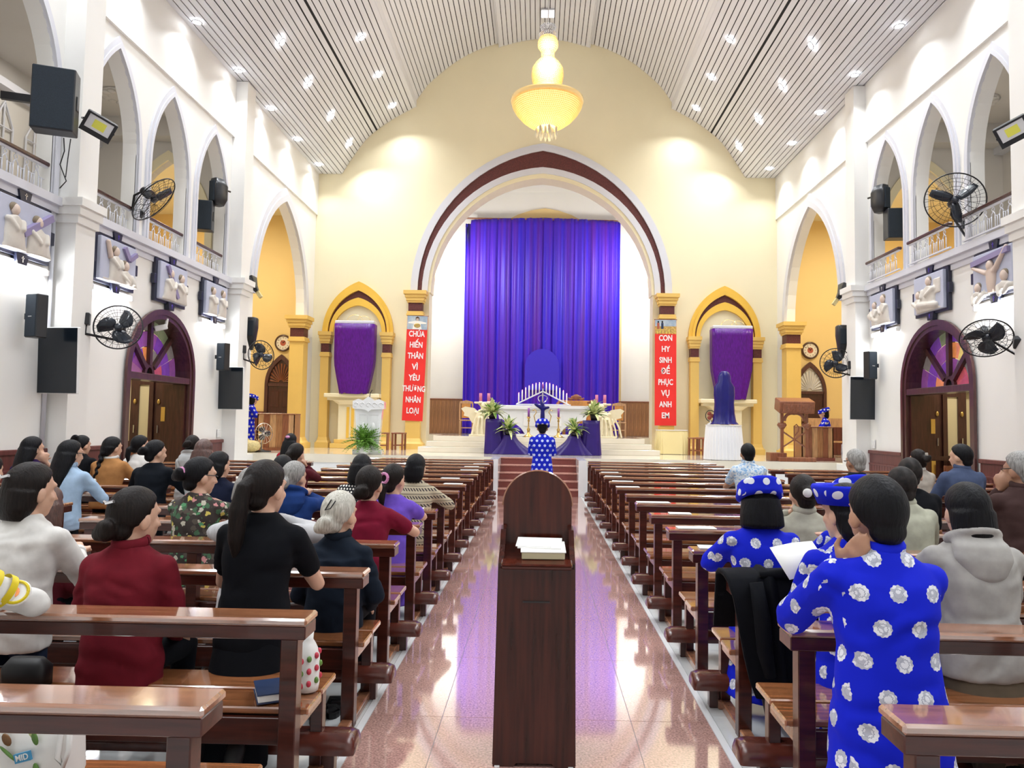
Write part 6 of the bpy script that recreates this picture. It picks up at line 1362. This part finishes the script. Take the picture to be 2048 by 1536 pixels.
# printed tote on the nearest pew seat
t = thing('printed_tote', 'white tote bag printed with green leaves on the pew seat', 'bag', (-1.66, 2.37, .445), -.12)
obj('bag', MB().loft([(0, 0, 0, .19, .07), (0, 0, .05, .205, .085), (0, .01, .2, .2, .06), (.02, .02, .27, .19, .02)], 28, 4), 'bag_white', t, smooth=True)
obj('handle', MB().tube([(.17, -.03, .27), (.195, -.06, .2), (.2, -.075, .13), (.215, -.07, .1), (.225, -.06, .15), (.2, -.03, .27)], .009, 6), 'bag_white', t, smooth=True)
random.seed(3)
for k, (x, z, rx, rz_, m_, tl) in enumerate(((-.02, .21, .028, .017, 'leaf', .5), (.10, .205, .012, .026, 'leaf_pale', -.3), (.115, .18, .01, .022, 'leaf', -.4), (.02, .17, .022, .014, 'print_brown', .9), (-.08, .12, .03, .008, 'leaf', .2), (-.10, .06, .026, .02, 'leaf', .6), (.0, .05, .012, .032, 'leaf_pale', -.2), (.13, .09, .01, .02, 'leaf', -.3), (.05, .02, .016, .01, 'print_brown', .3), (.12, .03, .014, .02, 'leaf', .2), (-.06, .165, .03, .005, 'leaf', -.5), (.03, .13, .04, .004, 'leaf', .6), (.06, .06, .006, .03, 'print_purple', .4), (-.15, .18, .014, .008, 'print_brown', 0))):
    T = Matrix.Translation((x, -.083+.11*max(0, z-.05)**1.2+.02*(abs(x)/.2)**4, z)) @ Matrix.Rotation(tl, 4, 'Y'); obj('print', MB().ell((0, 0, 0), (rx, .006, rz_), 12, 6, T=T), m_, t, smooth=True)
bx = obj('printed_label', MB().box(-.028, .028, -.004, .004, -.014, .014), 'print_blue', t, loc=(.085, -.080, .125), rot=(0, -.3, 0))
lettering('printed_word', 'MID', .026, 'paper', bx, (0, -.0045, 0), (PI/2, 0, 0), .0005)
t = thing('white_pouch', 'crumpled white plastic pouch behind the printed tote', 'bag', (-1.86, 2.48, .445)); obj('pouch', remesh(MB().loft([(0, 0, 0, .12, .05), (0, 0, .1, .13, .06), (.02, 0, .2, .10, .03), (.05, 0, .25, .05, .015)], 20, 3), .012, 2, .012), 'cloth_white', t)
t = thing('navy_book', 'thick navy blue prayer book with white page edges on the pew seat', 'book', (-1.13, 3.17, .443), .45)
obj('pages', MB().box(-.065, .06, -.09, .09, .004, .034, .003), 'paper', t); obj('cover', MB().box(-.07, .065, -.095, .095, 0, .004).box(-.07, .065, -.095, .095, .034, .039), 'book_navy', t)
t = thing('floral_bottle_bag', 'slim white bag with red and green flowers standing on the pew seat', 'bag', (-1.0, 3.24, .443)); obj('bag', MB().lathe([(.045, 0), (.05, .03), (.048, .16), (.03, .2), (.018, .22), (.02, .25)], 16), 'bag_white', t, smooth=True)
for k in range(16):
    a = -2.6+.7*(k % 5); z = .02+.0105*k; r = .05 if z < .15 else .05-.3*(z-.15); obj('flower_print', MB().ell((r*math.cos(a), r*math.sin(a), z), (.011, .011, .014), 8, 6), 'print_red' if k % 3 else 'leaf', t, smooth=True)
t = thing('black_handbag', 'small black handbag with strap on the pew seat behind the white top', 'bag', (-2.24, 3.22, .443)); obj('bag', MB().loft([(0, 0, 0, .1, .05), (0, 0, .08, .1, .05), (0, 0, .12, .07, .02)], 20, 4), 'rubber', t, smooth=True); obj('strap', MB().tube([(-.09, -.02, .08), (-.13, -.05, .1), (-.1, -.05, .02)], .008, 6), 'rubber', t)
for k, (x, y, a) in enumerate(((-1.12, 4.02, .25), (-1.06, 4.14, .1))):
    t = thing('black_sandal', 'black strap sandal on the white tile, %s' % ('nearer the pew post' if k == 0 else 'farther from the pew post'), 'sandal', (x-.06, y, 0), a); obj('sole', MB().loft([(0, 0, .0, .045, .12), (0, 0, .03, .045, .12)], 18, 2.4), 'rubber', t); obj('strap', MB().tube([(-.045, .02, .02), (-.03, .03, .06), (.03, .03, .06), (.045, .02, .02)], .014, 6), 'rubber', t); obj('heel_strap', MB().tube([(-.04, -.04, .02), (-.02, -.1, .07), (.02, -.1, .07), (.04, -.04, .02)], .008, 6), 'rubber', t)
# song sheets left on the ledges
for sx, k, x, w in ((1, 3, 1.2, .26), (1, 4, 1.25, .3), (1, 5, 1.3, .2), (1, 6, 1.2, .34), (1, 8, 1.16, .3), (1, 9, 1.2, .3), (1, 10, 1.16, .26), (1, 11, 1.2, .28), (-1, 8, -1.1, .24), (-1, 9, -1.25, .26), (-1, 11, -1.15, .3), (-1, 12, -1.2, .26), (-1, 13, -1.1, .3), (-1, 5, -1.15, .2), (-1, 2, -2.7, .2)):
    o = thing('song_sheet', 'white song booklet on the ledge of the %s pew from the altar, %s' % (ORD[14-k], SIDE[sx][7:]), 'booklet', (x, ROWY[k]-.01, .823), random.uniform(-.15, .15), group='song booklets left on the pew ledges')
    obj('cover', MB().box(-w/2, w/2, -.065, .065, .006, .008), 'paper', o); obj('pages', MB().box(-w/2+.003, w/2-.003, -.062, .062, 0, .006), 'paper', o)
pg = obj('paper_sheet', MB().strip([[(-.13, -.1, .0), (0, -.1, .012), (.13, -.1, .0)], [(-.13, .1, .0), (0, .1, .012), (.13, .1, .0)]]), 'paper', smooth=True, loc=(1.36, 3.80, .95), rot=(.75, -.1, .3), label='white sheet of paper held by the woman in the flat blue turban', cat='paper'); pg.modifiers.new('t', 'SOLIDIFY').thickness = .0015
# youth armband and badge on the white sleeve at the pew end
yp = [o for o in bpy.data.objects if o.name.startswith('person') and not o.parent and 'yellow armband' in o.get('label', '')][0]
Jp = Vector((.165, .056, 1.05)); Ep = Vector((.315, .30, .875)); d = (Ep-Jp).normalized()
for f in (.42, .60): c = Jp+(Ep-Jp)*f; obj('armband', MB().tube([c-d*.014, c+d*.014], .0655, 20, cap=False), 'youth_band', yp, smooth=True)
c = Jp+(Ep-Jp)*.80; nrm = Vector((.35, -.8, .5)).normalized(); Tm = Matrix.Translation(c+nrm*.062) @ nrm.to_track_quat('Z', 'Y').to_matrix().to_4x4()
bd = obj('badge', MB().lathe([(.001, .004), (.05, .002), (.052, -.006)], 24, T=Tm), 'paper', yp); obj('badge_ring', MB().tube([Tm @ Vector((.042*math.cos(a), .042*math.sin(a), .004)) for a in [2*PI*k/24 for k in range(25)]], .006, 6, cap=False), 'youth_band', bd)
obj('badge_emblem', MB().ell((0, 0, .006), (.014, .02, .003), 10, 6, T=Tm), 'g_orange', bd, smooth=True); obj('badge_emblem', MB().ell((-.012, .018, .006), (.01, .006, .003), 8, 6, T=Tm), 'rubber', bd, smooth=True)
bpy.data.scenes.remove(TMP)
